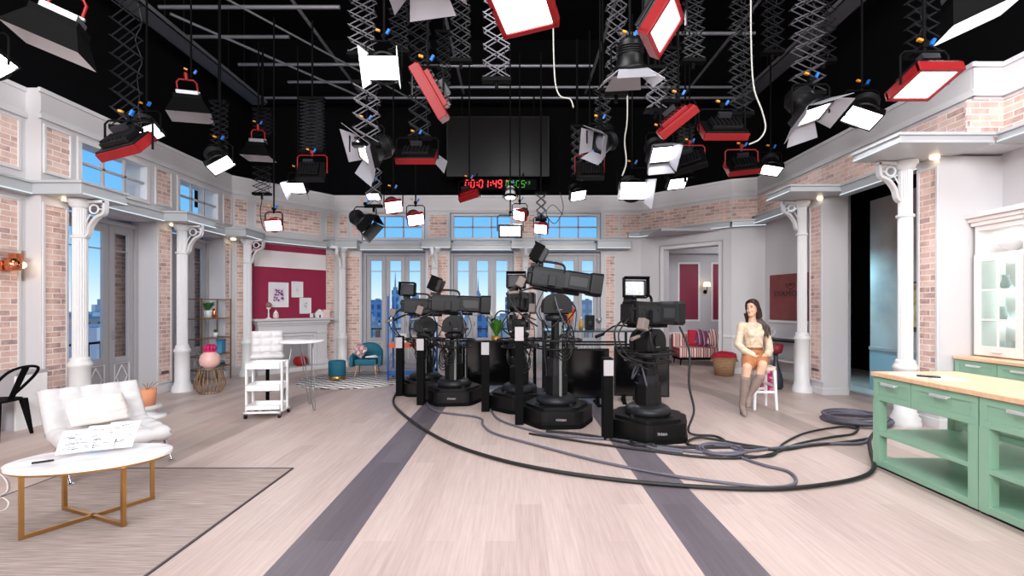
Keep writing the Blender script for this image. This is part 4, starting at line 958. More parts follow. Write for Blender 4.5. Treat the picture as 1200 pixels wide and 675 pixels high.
MB().lathe([(.075,.12),(.1,.0),(.098,0),(.073,.12)], 20, (0,-.14,.05), caps=False).build('lamp_shade', glow('sconce_shade', (255,226,170), 3), t); MB().tube(smooth_path([(0,0,-.1),(0,-.1,-.12),(0,-.14,-.02),(0,-.14,.05)],5), .01, 6).build('arm', BLACKM, t); MB().ball((0,-.015,-.1), .06, 14, 8, (1,.35,1)).build('back_plate', BLACKM, t)
# ------------------------------------------------------------------ studio cameras on pedestals
def text_mesh(body, size, m_, parent, M, name='lettering', extrude=.001):
    cu = bpy.data.curves.new('t', 'FONT'); cu.body = body; cu.size = size; cu.align_x = 'CENTER'; cu.align_y = 'CENTER'; cu.extrude = extrude
    tmp = bpy.data.objects.new('tmp', cu); COL.objects.link(tmp); me = bpy.data.meshes.new_from_object(tmp.evaluated_get(bpy.context.evaluated_depsgraph_get())); bpy.data.objects.remove(tmp)
    me.transform(M); me.materials.clear(); me.materials.append(m_); me.name = name
    o = bpy.data.objects.new(name, me); COL.objects.link(o); o.parent = parent; return o
BODY = mat('camera_body_grey', (11,11,13), .45, spec=.3, var=.06, scale=30)
LENSB = mat('lens_housing', (17,17,20), .4, spec=.3)
PLATE = mat('grey_label_card', (176,172,176), .5)
SCREEN = stripe_mat('viewfinder_picture', [(.3,(60,80,120)),(.45,(150,170,210)),(.55,(220,225,235)),(.65,(120,60,80)),(.8,(40,50,70))], 14, noise=True, rough=.2)
_n = SCREEN.node_tree; _b = _n.nodes['Principled BSDF']; _l = _b.inputs['Base Color'].links[0].from_socket; _n.links.new(_l, _b.inputs['Emission Color']); _n.links.remove(_b.inputs['Base Color'].links[0]); _b.inputs['Base Color'].default_value = (.02,.02,.02,1); _b.inputs['Emission Strength'].default_value = .38
HOSE = mat('pale_hose', (118,124,122), .4)
def studio_cam(label, x, y, brz, hz, yaw, tilt, ph=1.05, post=(-.5,-.28), vf='side', rod=True, ring=None, spine=None, text=True, mess=True):
    t = thing('studio_camera', label, 'camera', (x, y, 0), 0, 'pedestal cameras in mid studio')
    Mb = rotz(brz)
    hexp = []
    for i in range(6):
        a = i*PI/3; r = .49
        for d in (-.16, -.08, 0, .08, .16): hexp.append(((r-abs(d)*.12)*math.cos(a+d), (r-abs(d)*.12)*math.sin(a+d)))
    g = MB(Mb); g.prism(hexp, .03, .225); g.prism([(px*.86, py*.86) for px, py in hexp], .225, .262); bs = g.build('pedestal_base', BLACK, t, bevel=.012)
    MB(Mb).prism([(px*1.015, py*1.015) for px, py in hexp], .008, .06).build('rubber_skirt', BLACKM, bs)
    if text: text_mesh('vinten', .055, PLATE, bs, rotz(-PI/2+PI/2) @ Matrix.Translation((.02,-.452,.13)) @ Matrix.Rotation(PI/2, 4, 'X'))
    g = MB(Mb)
    for i in range(4):
        a = .5+i*PI/2; MB(Mb).cyl((.31*math.cos(a),.31*math.sin(a),.255),(.31*math.cos(a),.31*math.sin(a),.285),.025,n=12).build('cap_bolt', DGREY, bs)
    MB().lathe([(.001,.26),(.26,.26),(.27,.28),(.27,.32),(.24,.35),(.19,.375),(.001,.375)], 40).build('turret', DGREY, t)
    top = hz-.18; st = [(.155,.37,.62),(.128,.6,.62+.3*(top-.62)),(.1,.6,.62+.62*(top-.62)),(.072,.6,top)]
    for r, a, c in st: g = MB(); g.prism([(r*math.cos(PI/8+k*PI/4), r*math.sin(PI/8+k*PI/4)) for k in range(8)], a, c); g.build('column_stage', BLACK if r != .128 else DGREY, t, bevel=.006)
    if rod: MB().cyl((.04,-.17,.33),(.04,-.15,top-.06),.02).build('pale_hose', HOSE, t)
    rz_ = ring or top-.08
    for q, (rr, zz) in enumerate(((.34,rz_),(.27,rz_-.11))):
        g = MB(); g.tube(circ((0,0,0),rr,36,zz),.012,8,True)
        for k in range(3): a = .4+k*2*PI/3; g.tube([(.06*math.cos(a),.06*math.sin(a),zz-.02),(rr*math.cos(a),rr*math.sin(a),zz)],.008,6)
        g.build('steering_ring', BLACK, t)
    MB().lathe([(.001,top-.05),(.13,top-.05),(.15,top-.02),(.15,top+.02),(.1,top+.04),(.001,top+.04)], 28).build('mount_plate', DGREY, t)
    Mh = rotz(yaw, (0,0,hz)); g = MB(Mh)                 # curved cradle
    for s in (-1, 1):
        arc = [(.19*math.cos(a), .16*math.sin(a)-.02) for a in [PI*i/12 for i in range(13)]]
        arc = [(-.19,-.12)]+arc[::-1]+[(.19,-.12)]
        o = g.M; g.M = Mh @ Matrix.Translation((0,s*.1,0)) @ Matrix.Rotation(PI/2, 4, 'X'); g.prism(arc[::-1], -.03, .03); g.M = o
    g.box(-.16,.16,-.08,.08,-.14,.05)
    hd = g.build('pan_head', BODY, t, bevel=.01)
    g = MB(Mh); [g.cyl((0,s*.13,.0),(0,s*.15,0),.07,n=20) for s in (-1,1)]; g.build('tilt_knob', BLACK, hd)
    text_mesh('vinten', .03, PLATE, hd, Mh @ Matrix.Translation((.02,-.1305,-.075)) @ Matrix.Rotation(PI/2, 4, 'X'))
    Mc = Mh @ Matrix.Translation((0,0,.17)) @ Matrix.Rotation(tilt, 4, 'Y')
    MB(Mc).box(-.3,.3,-.08,.08,-.02,.02).build('camera_plate', BLACKM, t, bevel=.005)
    g = MB(Mc); g.box(-.36,.06,-.11,.11,.02,.29); g.box(-.42,-.36,-.09,.09,.04,.26); g.box(-.3,-.02,-.12,.12,.06,.2)
    cb = g.build('camera_body', BODY, t, bevel=.014)
    g = MB(Mc); g.tube(smooth_path([(-.28,0,.29),(-.27,0,.35),(-.2,0,.37),(.0,0,.37),(.06,0,.34),(.07,0,.29)],5),.016,8); g.build('carry_handle', BLACK, cb)
    g = MB(Mc)
    g.loft([[Vector((xx,a*wy,.16+c*wz)) for a,c in ((-1,-.8),(-.8,-1),(.8,-1),(1,-.8),(1,.8),(.8,1),(-.8,1),(-1,.8))] for xx,wy,wz in ((.06,.115,.125),(.12,.125,.135),(.4,.125,.135),(.43,.15,.15),(.58,.155,.155))], smooth=False)
    ln = g.build('box_lens', LENSB, cb, bevel=.006)
    MB(Mc).cyl((.575,0,.16),(.585,0,.16),.115,n=28).build('lens_glass', mat('lens_glass', (18,18,30), .05), cb)
    g = MB(Mc); g.box(.14,.38,-.128,-.124,.1,.22); g.build('lens_side_plate', MGREY, cb)
    text_mesh('XJ86', .05, PLATE, cb, Mc @ Matrix.Translation((.28,-.129,.16)) @ Matrix.Rotation(PI/2, 4, 'X')) if 0 else None
    g = MB(Mc)                                          # side connectors, knobs and cheek panels
    for i in range(9): g.cb((-.32+.045*i,-.122,.09+.05*(i % 3)), (.03,.012,.03))
    for i in range(5): g.cyl((-.4,-.06+.03*i,.08),(-.44,-.06+.03*i,.08),.011,n=8)
    g.box(-.36,.08,-.1225,-.108,.05,.24); g.build('side_connectors', DGREY, cb)
    vx = -.26 if vf != 'back' else -.3; Mv = Mc @ Matrix.Translation((vx,-.02,.43)) @ Matrix.Rotation((-PI/2-yaw-.05) if vf == 'back' else PI-.15, 4, 'Z') @ Matrix.Rotation(-.1 if vf == 'back' else -.35, 4, 'Y')
    g = MB(Mv); g.box(-.05,.02,-.13,.13,-.085,.105); v = g.build('viewfinder', BLACK, t, bevel=.008)
    g = MB(Mv); w_, h_ = .13, .1
    for a in ((.02,.15,-w_-.012,-w_,-h_,h_+.02),(.02,.15,w_,w_+.012,-h_,h_+.02),(.02,.17,-w_-.012,w_+.012,h_+.012,h_+.024),(.02,.09,-w_,w_,-h_-.01,-h_)): g.box(*a)
    g.build('viewfinder_hood', BLACKM, v)
    MB(Mv).box(.018,.024,-.11,.11,-.07,.09).build('viewfinder_screen', SCREEN if text else mat('dark_viewfinder', (24,26,34), .5), v)
    MB(Mc).cyl((vx,-.02,.29),(vx,-.02,.38),.03,n=12).build('viewfinder_stalk', DGREY, v)
    for s in (-1, 1):
        pts = smooth_path([(-.1,s*.12,-.02),(-.3,s*.22,.0),(-.45,s*.25,-.06),(-.52,s*.25,-.1)],5)
        b_ = MB(Mc).tube(pts,.011,8).build('pan_bar', DGREY, t)
        MB(Mc).tube([pts[-1], pts[-1]+Vector((-.13,0,-.03))],.02,10).build('grip', BLACK if s > 0 else mat('putty_grip', (118,106,102), .6), b_)
    MB(Mc).cb((-.52,-.3,.03), (.1,.09,.13), (0,.3,0)).build('zoom_control', mat('putty_grip', (118,106,102), .6), t, bevel=.012)
    g = MB(Mc); g.tube(smooth_path([(-.42,.04,.08),(-.56,.05,-.05),(-.5,.04,-.3),(-.36,-.08,-.42),(-.2,-.16,-.5)],6),.012,7); g.tube(smooth_path([(-.42,-.04,.1),(-.62,-.05,-.1),(-.5,-.1,-.34),(-.24,-.2,-.42)],6),.009,7)
    g.build('camera_cable', RUBBER, t)
    for q in range(5 if mess else 2):                                  # loose cables draped round the head and column
        a0, a1 = R.uniform(0,2*PI), R.uniform(0,2*PI); r0, r1 = R.uniform(.12,.2), R.uniform(.16,.26)
        MB().tube(smooth_path([(r0*math.cos(a0),r0*math.sin(a0),hz+R.uniform(.0,.3)),(r1*1.2*math.cos(a0+.3),r1*1.2*math.sin(a0+.3),hz-.1),(r1*math.cos(a1),r1*math.sin(a1),hz-.3-R.uniform(0,.25)),(.2*math.cos(a1+.8),.2*math.sin(a1+.8),hz-.25),(.12*math.cos(a1+1.5),.12*math.sin(a1+1.5),.45)],6),R.choice((.007,.009,.011)),6).build('loose_cable', RUBBER if q else RUBG, t)
    for q in range(2 if mess else 0):
        g = MB(); a0 = R.uniform(-2.6,-.5); c = Vector((.2*math.cos(a0),.2*math.sin(a0),hz-.42-.1*q))
        for k in range(3): g.tube([(c.x+(.09+.01*k)*math.cos(u)*math.sin(a0),c.y-.02*k+.02*math.sin(3*u),c.z-.03*k+(.13+.015*k)*math.sin(u)) for u in [2*PI*i/18 for i in range(18)]],.008,6,True)
        g.build('hung_cable_loop', RUBBER, t)
    MB(Mc).cb((-.1,-.15,.12),(.1,.05,.14)).build('accessory_box', DGREY, cb, bevel=.005); MB(Mc).cb((-.33,.02,.3),(.12,.1,.05)).build('accessory_box', DGREY, cb, bevel=.005); MB(Mc).cyl((-.36,-.07,.2),(-.43,-.07,.2),.03,n=12).build('rear_socket', DGREY, cb)
    sl = MB(); px, py = post; sl.box(px-.055,px+.055,py-.08,py+.08,.01,ph); p_ = sl.build('cable_post', BLACKM, t, bevel=.004)
    MB().box(px-.056,px+.056,py-.083,py-.079,ph-.2,ph-.02).build('label_card', PLATE, p_)
    return t
R.seed(3)
studio_cam('studio camera pedestal furthest left in the row', -1.62, 8.15, .1, 1.22, .12, .03, 1.03, (-.37,-.3), 'back', text=False)
studio_cam('second studio camera pedestal from the left, long lens pointing right', -1.0, 7.42, .1, 1.26, .1, .05, 1.06, (-.48,-.28))
studio_cam('middle studio camera facing the back windows, its dark viewfinder towards us', .06, 6.95, .3, 1.3, 1.35, .02, 1.04, (-.5,-.25), 'back', text=False)
studio_cam('tallest studio camera with its long lens tipped down to the right', -0+.55, 6.12, .05, 1.58, .08, .15, 1.3, (-.5,-.15), ring=1.1)
studio_cam('nearest studio camera at right with a bright viewfinder picture', 1.6, 5.5, .2, 1.14, .68, .02, .95, (-.53,-.2), 'back', rod=False, ring=1.0, mess=False)
# ------------------------------------------------------------------ desk, screens, rack, orchid between the cameras
t = thing('presenter_desk', 'dark glass topped desk behind the studio cameras', 'desk', (1.15, 7.75, 0))
MB().box(-.72,.85,-.35,.35,1.12,1.15).build('desk_top', mat('smoke_glass_top', (70,78,80), .12), t, bevel=.004)
for s in (-.66,.8):
    for e in (-.28,.28): MB().box(s-.02,s+.02,e-.02,e+.02,0,1.12).build('leg', DGREY, t)
g = MB(); g.box(-.66,.8,-.28,-.25,.9,.93); g.box(-.66,.8,.25,.28,.9,.93); g.build('cross_rail', DGREY, t)
def floor_screen(label, x, y, w, h, rz=0):
    t = thing('floor_monitor', label, 'monitor', (x, y, 0), rz, 'black screens standing low behind the cameras')
    MB().box(-w/2,w/2,-.03,.03,.1,.1+h).build('screen_case', BLACK, t, bevel=.006); MB().box(-w/2+.03,w/2-.03,-.034,-.029,.13,.07+h).build('screen_glass', mat('black_glass', (9,9,11), .12), t)
    for s in (-1,1): g = MB(); g.box(s*w*.32-.03,s*w*.32+.03,-.22,.22,0,.03); g.box(s*w*.32-.03,s*w*.32+.03,-.03,.05,.03,.14); g.build('foot', BLACKM, t)
    g = MB(); [g.box(-w*.3+i*w*.15-.015,-w*.3+i*w*.15+.015,.03,.05,.3,.34) for i in range(4)]; g.box(-.15,.15,.03,.07,.4,.7); g.build('rear_box', BLACKM, t)
floor_screen('wide black screen standing behind the tallest studio camera', .97, 7.15, 1.0, .78)
floor_screen('black screen behind the nearest studio camera', 2.02, 7.3, .86, .8, -.15)
floor_screen('black screen between the second and middle studio cameras', -.4, 8.3, 1.0, .82, .1)
t = thing('counter_table', 'black topped counter holding the orchid behind the middle camera', 'table', (-.3, 8.75, 0))
MB().box(-.8,.75,-.3,.3,.8,.84).build('table_top', BLACK, t, bevel=.005); 
for s in (-.72,.67):
    for e in (-.25,.25): MB().box(s-.02,s+.02,e-.02,e+.02,0,.8).build('leg', BLACKM, t)
t = thing('orchid', 'white orchid with broad green leaves in a gold pot', 'plant', (-.36, 8.62, .84))
MB().lathe([(.001,0),(.085,0),(.1,.14),(.09,.14),(.001,.1)], 24).build('pot', mat('gold_pot', (190,140,70), .35, .7), t)
leafy(t, 26, .22, .42, .12, .05, 'leaves', mat('orchid_leaf', (92,160,60), .5, var=.15))
for k, (dx, dy) in enumerate(((-.36,.0),(-.26,.1),(-.42,-.08))):
    pts = smooth_path([(0,0,.12),(dx*.25,dy*.3,.42),(dx*.65,dy*.7,.6),(dx,dy,.56)],6); st_ = MB().tube(pts,.006,6).build('flower_stem', LEAF, t)
    g = MB()
    for p in pts[9:]:
        for i in range(5):
            a = 2*PI*i/5+R.random(); g.ball(p+Vector((.028*math.cos(a),.0,.028*math.sin(a)+.01)), .024, 8, 5, (1,.35,1))
    g.build('blossoms', WHITE, st_)
RKX=0
t = thing('steel_rack', 'blue upright rack with orange beams behind the left cameras', 'rack', (-2.15, 9.55, 0))
RB = mat('rack_blue', (28,90,160), .5); RO = mat('rack_orange', (214,84,44), .45)
for x in (-.47,.47):
    for yy in (-.2,.2): MB().box(x-.018,x+.018,yy-.015,yy+.015,0,1.75 if x < 0 else 1.2).build('upright', RB, t)
for x in (-.47,.47):
    g = MB()
    for k in range(5): g.tube([(x,-.2,.15+.28*k),(x,.2,.3+.28*k)],.005,6)
    g.build('bracing', RB, t)
for z in (.18,.74):
    g = MB(); g.box(-.47,.47,-.215,-.185,z-.05,z+.04); g.box(-.47,.47,.185,.215,z-.05,z+.04); g.build('beam', RO if z > .5 and z < 1 else RB, t)
    MB().box(-.46,.46,-.2,.2,z+.035,z+.05).build('shelf_board', mat('shelf_grey', (150,150,150), .7), t)
for k, (lab, x, z, c, w, h) in enumerate((('white carton on the middle board of the blue rack',-.2,.79,(226,224,222),.2,.16),('red tub on the lowest board of the blue rack',-.25,.23,(190,40,44),.14,.14),('small beige carton beside the white one on the middle board',.05,.79,(206,190,170),.16,.14),('blue tub at the right of the lowest board of the rack',.2,.23,(40,90,160),.2,.12))):
    t = thing('carton' if 'carton' in lab else 'tub', lab, 'box', (-2.15+x, 9.5, z)); m_ = mat('stock_%d' % k, c, .6); MB().box(-w/2,w/2,-w/2,w/2,0,h).build('body', m_, t, bevel=.006); MB().box(-w/2-.006,w/2+.006,-w/2-.006,w/2+.006,h,h+.02).build('lid', m_, t, bevel=.003)
def on_desk(label, name, cat, x, y, parts):
    t = thing(name, label, cat, (x, y, 1.151))
    for n_, m_, prof in parts: MB().lathe(prof, 20).build(n_, m_, t)
on_desk('orange flower cone on the desk behind the tallest camera', 'flower_cone', 'flowers', .93, 7.85, [('wrap', mat('orange_wrap', (214,120,60), .6), [(.02,0),(.05,.12),(.09,.28),(.001,.3)]), ('blooms', mat('red_bloom', (190,60,40), .7), [(.09,.28),(.1,.33),(.06,.38),(.001,.39)])])
on_desk('amber glass bottle on the dark desk', 'bottle', 'bottle', 1.12, 7.75, [('glass', mat('amber', (214,160,70), .15), [(.001,0),(.035,0),(.035,.1),(.014,.14),(.014,.18),(.001,.18)]), ('cap', WHITE, [(.017,.18),(.017,.21),(.001,.21)])])
on_desk('small silver goblet on the dark desk', 'goblet', 'goblet', 1.42, 7.75, [('foot', ALU, [(.04,0),(.008,.02),(.008,.1)]), ('cup', ALU, [(.008,.1),(.05,.14),(.055,.2),(.045,.2),(.001,.14)])])
t = thing('speaker', 'small black loudspeaker on the dark desk', 'speaker', (1.28, 7.85, 1.151), .2); MB().box(-.07,.07,-.06,.06,0,.24).build('cabinet', BLACK, t, bevel=.006); MB(Matrix.Translation((0,-.06,.09)) @ Matrix.Rotation(PI/2,4,'X')).lathe([(.001,.002),(.045,.008),(.055,.0)],20).build('cone', DGREY, t)
t = tag(MB().ball((0,0,.08),.08,20,12,(1,1,1)).build('red_ball', RED), 'red ball on the floor screen ledge by the nearest camera', 'ball'); t.location = (1.9, 7.28, .9)
# ------------------------------------------------------------------ cables on the floor
def fcable(label, pts, r=.014, m_=None, cat='cable', extra=()):
    P = [fl(a[0], a[1], r+.006) if len(a) == 2 else fl(a[0], a[1], a[2]) for a in pts]
    o = MB().tube(smooth_path(P, 7), r, 8).build('floor_cable', m_ or RUBBER); return tag(o, label, cat, 'camera cables on the floor')
fcable('longest black cable sweeping across the floor from the left camera to the island', [(466,458),(461,472),(478,490),(520,516),(580,537),(650,552),(740,564),(830,571),(905,573),(965,568),(1010,559),(1024,548),(1021,532),(1019,516),(1026,505)], .019)
fcable('dark cable from the second camera looping back near the green island', [(500,472),(512,482),(560,489),(566,498),(580,508),(630,522),(700,540),(780,556),(860,567),(905,571),(932,566),(925,553),(895,545),(868,536)], .014, RUBG)
fcable('grey cable dropping from the middle camera to the floor', [(573,470),(576,482),(590,494),(640,508),(690,513),(735,517),(770,526),(800,530)], .014, RUBG)
fcable('black cable running right from the nearest camera base', [(640,505),(690,510),(738,519),(800,524),(870,524),(915,527),(950,522),(990,518),(1018,514)], .015)
fcable('black cable running past the dark floor strip to the coil', [(620,508),(700,520),(760,528),(830,536),(880,536),(910,530),(935,520),(975,512),(1000,508),(1005,498),(990,490)], .013)
fcable('grey cable lying along the black ones towards the coil', [(770,524),(840,531),(900,526),(960,520),(1010,519),(1024,508)], .016, RUBG)
fcable('slim black cable arcing towards the coil pile', [(870,534),(905,534),(918,520),(945,507),(985,500),(1003,502),(1000,494)], .012)
def coil(label, x, y, r, n, m_, rr=.012):
    c = fl(x, y); pts = []
    for i in range(n*20):
        a = 2*PI*i/20; q = r*(1+.1*math.sin(a*.37+i*.05)+.1*math.sin(i*.017)); pts.append((c.x+q*math.cos(a)*1.0+.03*math.sin(i*.021), c.y+q*math.sin(a)*.9+.04*math.cos(i*.031), rr+.006+(i/(n*20))*.055*n/6+.008*math.sin(a*1.5)))
    tag(MB().tube(pts, rr, 7).build('cable_coil', m_), label, 'cable coil')
coil('large grey cable coil beside the green island', 1001, 495, .33, 9, RUBG, .014)
coil('small looped cable coil on the right dark floor strip', 750, 522, .12, 2, RUBBER, .012)
coil('looped grey coil mid floor between camera and island', 844, 531, .2, 3, RUBG, .013)
p = fl(803, 512)
tag(MB().tube(smooth_path([(2.02,5.6,1.3),(2.12,5.55,1.0),(2.1,5.5,.6),(2.14,5.45,.3),(p.x+.05,5.4,.05),(fl(838,513).x,fl(838,513).y,.02),(fl(850,521).x,fl(850,521).y,.02),(fl(825,525).x,fl(825,525).y,.02),(fl(805,522).x,fl(805,522).y,.02),(fl(820,516).x,fl(820,516).y,.03),(fl(870,524).x,fl(870,524).y,.03),(fl(905,528).x,fl(905,528).y,.02)],7),.014,8).build('hanging_cable', RUBBER), 'black cable hanging from the nearest camera head to the floor', 'cable', 'camera cables on the floor')
# ------------------------------------------------------------------ lighting grid and things hanging from it
LK = .4                                              # lamp power scale
def lamp(parent, d, loc, w, h, e, spread=2.6):
    l = bpy.data.lights.new('studio_light', 'AREA'); l.shape = 'RECTANGLE'; l.size, l.size_y = w, h; l.energy = e*LK; l.spread = spread; l.color = (1, .985, .985)
    o = bpy.data.objects.new('studio_light', l); COL.objects.link(o); o.parent = parent
    o.matrix_local = aim(d, loc)
def yoke(t, m_, w, top, r=.012, drop=0.):
    g = MB(); g.tube([(-w,0,drop),(-w,0,top-.04),(-w+.04,0,top),(w-.04,0,top),(w,0,top-.04),(w,0,drop)], r, 6); g.cyl((0,0,top-.02),(0,0,top+.09),.02,n=10); g.cb((0,0,top+.06),(.06,.05,.05)); g.build('yoke', m_, t)
def clips(t, M=None, col=True):
    if not col: return
    g = MB(M); g.cb((.06,-.03,.0),(.03,.03,.07),(0,.5,0)); g.build('blue_plug', BLUEP, t)
    g = MB(M); g.cb((-.07,-.03,.02),(.05,.03,.025),(0,.3,0)); g.build('orange_tag', ORANGEP, t)
def rod(t, z0, z1, r=.015): MB().cyl((0,0,z0),(0,0,z1),r,n=8).build('drop_rod', BLACKM, t)
def leaf4(M, w, h, ln, ang, m_in, t, which='NSEW'):
    for k, (dx, dy, wd) in enumerate(((0,1,w),(0,-1,w),(1,0,h),(-1,0,h))):
        if 'NSEW'[k] not in which: continue
        g = MB(M); off = h if dx == 0 else w
        b = Vector((dx*off, dy*off, 0)); s = Vector((-dy, dx, 0)); o = Vector((dx*math.sin(ang), dy*math.sin(ang), -math.cos(ang)))*ln; n = Vector((dx*math.cos(ang), dy*math.cos(ang), math.sin(ang)))*.006
        a = [b-s*wd, b+s*wd, b+s*wd*1.35+o, b-s*wd*1.35+o]
        g.add([p for p in a]+[p+n for p in a], [(0,1,2,3),(7,6,5,4),(0,4,5,1),(1,5,6,2),(2,6,7,3),(3,7,4,0)]); g.build('barn_door', m_in, t)
def panel_light(label, x, y, Y, w, h, d, lit, e=0, red='back', roll=0, doors='', top=7., yk=BLACKM, grp='flat panel lamps', doorm=None, roda=True):
    P = at(x, y, Y); t = thing('ceiling_panel_light', label, 'studio lamp', P, 0, grp); M = aim(d, (0,0,0), roll); a, b = w/2, h/2
    g = MB(M); g.box(-a,a,-b,b,.02,.1); g.box(-a*.7,a*.7,-b*.7,b*.7,.1,.16); g.build('housing', RED if red == 'all' else BLACK, t, bevel=.008)
    g = MB(M); [g.box(-a*.6+i*a*.2,-a*.6+i*a*.2+.012,-b*.65,b*.65,.16,.185) for i in range(7)]; g.build('cooling_fins', DGREY, t)
    g = MB(M); q = .03
    g.box(-a-.01,a+.01,b-q,b+.01,-.02,.08); g.box(-a-.01,a+.01,-b-.01,-b+q,-.02,.08); g.box(-a-.01,-a+q,-b,b,-.02,.08); g.box(a-q,a+.01,-b,b,-.02,.08); g.build('frame', BLACK if red == 'none' else RED, t, bevel=.004)
    MB(M).box(-a+.02,a-.02,-b+.02,b-.02,-.004,.02).build('lens', LENS_ON if lit else LENS_OFF, t)
    if doors: leaf4(M, a, b, .2, .75, doorm or SILVER, t, doors)
    g = MB(M); g.box(-.09,.09,b*.4,b*.75,.185,.25); g.build('control_box', MGREY, t)
    s = max(abs((M.to_3x3() @ Vector((a,0,0))).x), abs((M.to_3x3() @ Vector((0,b,0))).x), .15)+.03
    yoke(t, yk, s, .34); clips(t, Matrix.Translation((0,0,.42)))
    if roda: rod(t, .4, top-P.z)
    if lit and e: lamp(t, d, Vector(d).normalized()*.03, w*.9, h*.9, e)
    return t
def spot(label, x, y, Y, r, d, lit, e=0, doors='NSEW', doorm=None, body=None, rim=None, top=7., yk=None, roda=True, ang=.7, lens=None, grp='drum spotlights with barn doors'):
    P = at(x, y, Y); t = thing('ceiling_spotlight', label, 'studio lamp', P, 0, grp); M = aim(d)
    MB(M).lathe([(.001,r*2.0),(r*.55,r*2.0),(r*.75,r*1.75),(r*.82,r*1.0),(r*.95,.05),(r*1.02,.04),(r*1.02,0),(r*.9,0),(r*.88,.03),(.001,.03)], 28).build('housing', body or BLACK, t)
    g = MB(M); [g.lathe([(r*.8,r*(1.05+.14*i)),(r*.9,r*(1.06+.14*i)),(r*.9,r*(1.1+.14*i)),(r*.8,r*(1.11+.14*i))], 24) for i in range(4)]; g.build('cooling_fins', DGREY, t)
    if lit and body is None:                            # square LED face in front of the drum
        q, s_ = r*1.05, r*.72; g = MB(M)
        for a in ((-q-.015,q+.015,s_,s_+.015),(-q-.015,q+.015,-s_-.015,-s_),(-q-.015,-q,-s_,s_),(q,q+.015,-s_,s_)): g.box(*a, -.05, .06)
        g.build('face_frame', rim or BLACK, t); MB(M).box(-q,q,-s_,s_,-.03,.03).build('lens', LENS_ON, t)
    else: MB(M).lathe([(.001,-.01),(r*.5,.0),(r*.88,.02),(.001,.028)], 28).build('lens', LENS_ON if lit else LENS_OFF, t)
    MB(M).lathe([(r*.95,-.01),(r*1.08,-.01),(r*1.08,.05),(r*.95,.05)], 28, caps=False).build('rim', rim or BLACK, t)
    if doors: leaf4(M @ Matrix.Translation((0,0,-.012)), r*.95, r*.95, r*1.25, ang, doorm or BLACK, t, doors)
    yoke(t, yk or BLACKM, r*1.25, r*1.9); clips(t, Matrix.Translation((0,0,r*1.9+.1)))
    if roda: rod(t, r*1.9+.06, top-P.z)
    if lit and e: lamp(t, d, Vector(d).normalized()*.03, r*1.5, r*1.5, e)
    return t
def softbox(label, x, y, Y, w, dirx=0, lit=True, e=0, rz=0, top=7., dy=.05):
    P = at(x, y, Y); t = thing('ceiling_softbox', label, 'studio lamp', P, rz, 'black skirted soft lamps'); a = w/2; M = aim((-dirx*1.0, dy, -1)) @ Matrix.Rotation(PI, 4, 'Z')
    g = MB(M); 
    def fr(ax, z): return [Vector((-ax,-ax,z)),Vector((ax,-ax,z)),Vector((ax,ax,z)),Vector((-ax,ax,z))]
    g.loft([fr(a*.62,.42*w),fr(a,.0),fr(a*.985,.0),fr(a*.6,.40*w)], smooth=False, caps=False); g.box(-a*.63,a*.63,-a*.63,a*.63,.42*w,.42*w+.06); g.build('skirt', BLACKM, t)
    g = MB(M); g.loft([fr(a*.975,.004),fr(a*.595,.39*w)], smooth=False, caps=False); g.build('white_lining', mat('white_lining', (222,222,226), .8), t)
    MB(M).box(-a*.58,a*.58,-a*.58,a*.58,.37*w,.4*w).build('diffuser', LENS_ON if lit else mat('diffuser_grey', (180,178,184), .6), t)
    g = MB(M); g.box(-a*.5,a*.5,-a*.45,a*.45,.42*w+.06,.42*w+.14); g.box(-a*.55,a*.55,-.02,.02,.42*w+.14,.42*w+.17); g.build('lamp_head', ALU, t, bevel=.006)
    o = M; g = MB(M @ Matrix.Translation((0,0,.42*w+.1))); q = a*.45; g.tube([(-q,0,0),(-q,0,.2),(-q+.04,0,.25),(q-.04,0,.25),(q,0,.2),(q,0,0)], .016, 6); g.cyl((0,0,.24),(0,0,.36),.03,n=10); g.build('red_yoke', RED, t)
    clips(t, Matrix.Translation((0,0,.42*w+.5))); MB().cyl((0,0,.42*w+.4),(0,0,top-P.z),.015,n=8).build('drop_rod', BLACKM, t)
    if lit and e: lamp(t, M.to_3x3() @ Vector((0,0,-1)), M @ Vector((0,0,.36*w)), a, a, e)
    return t
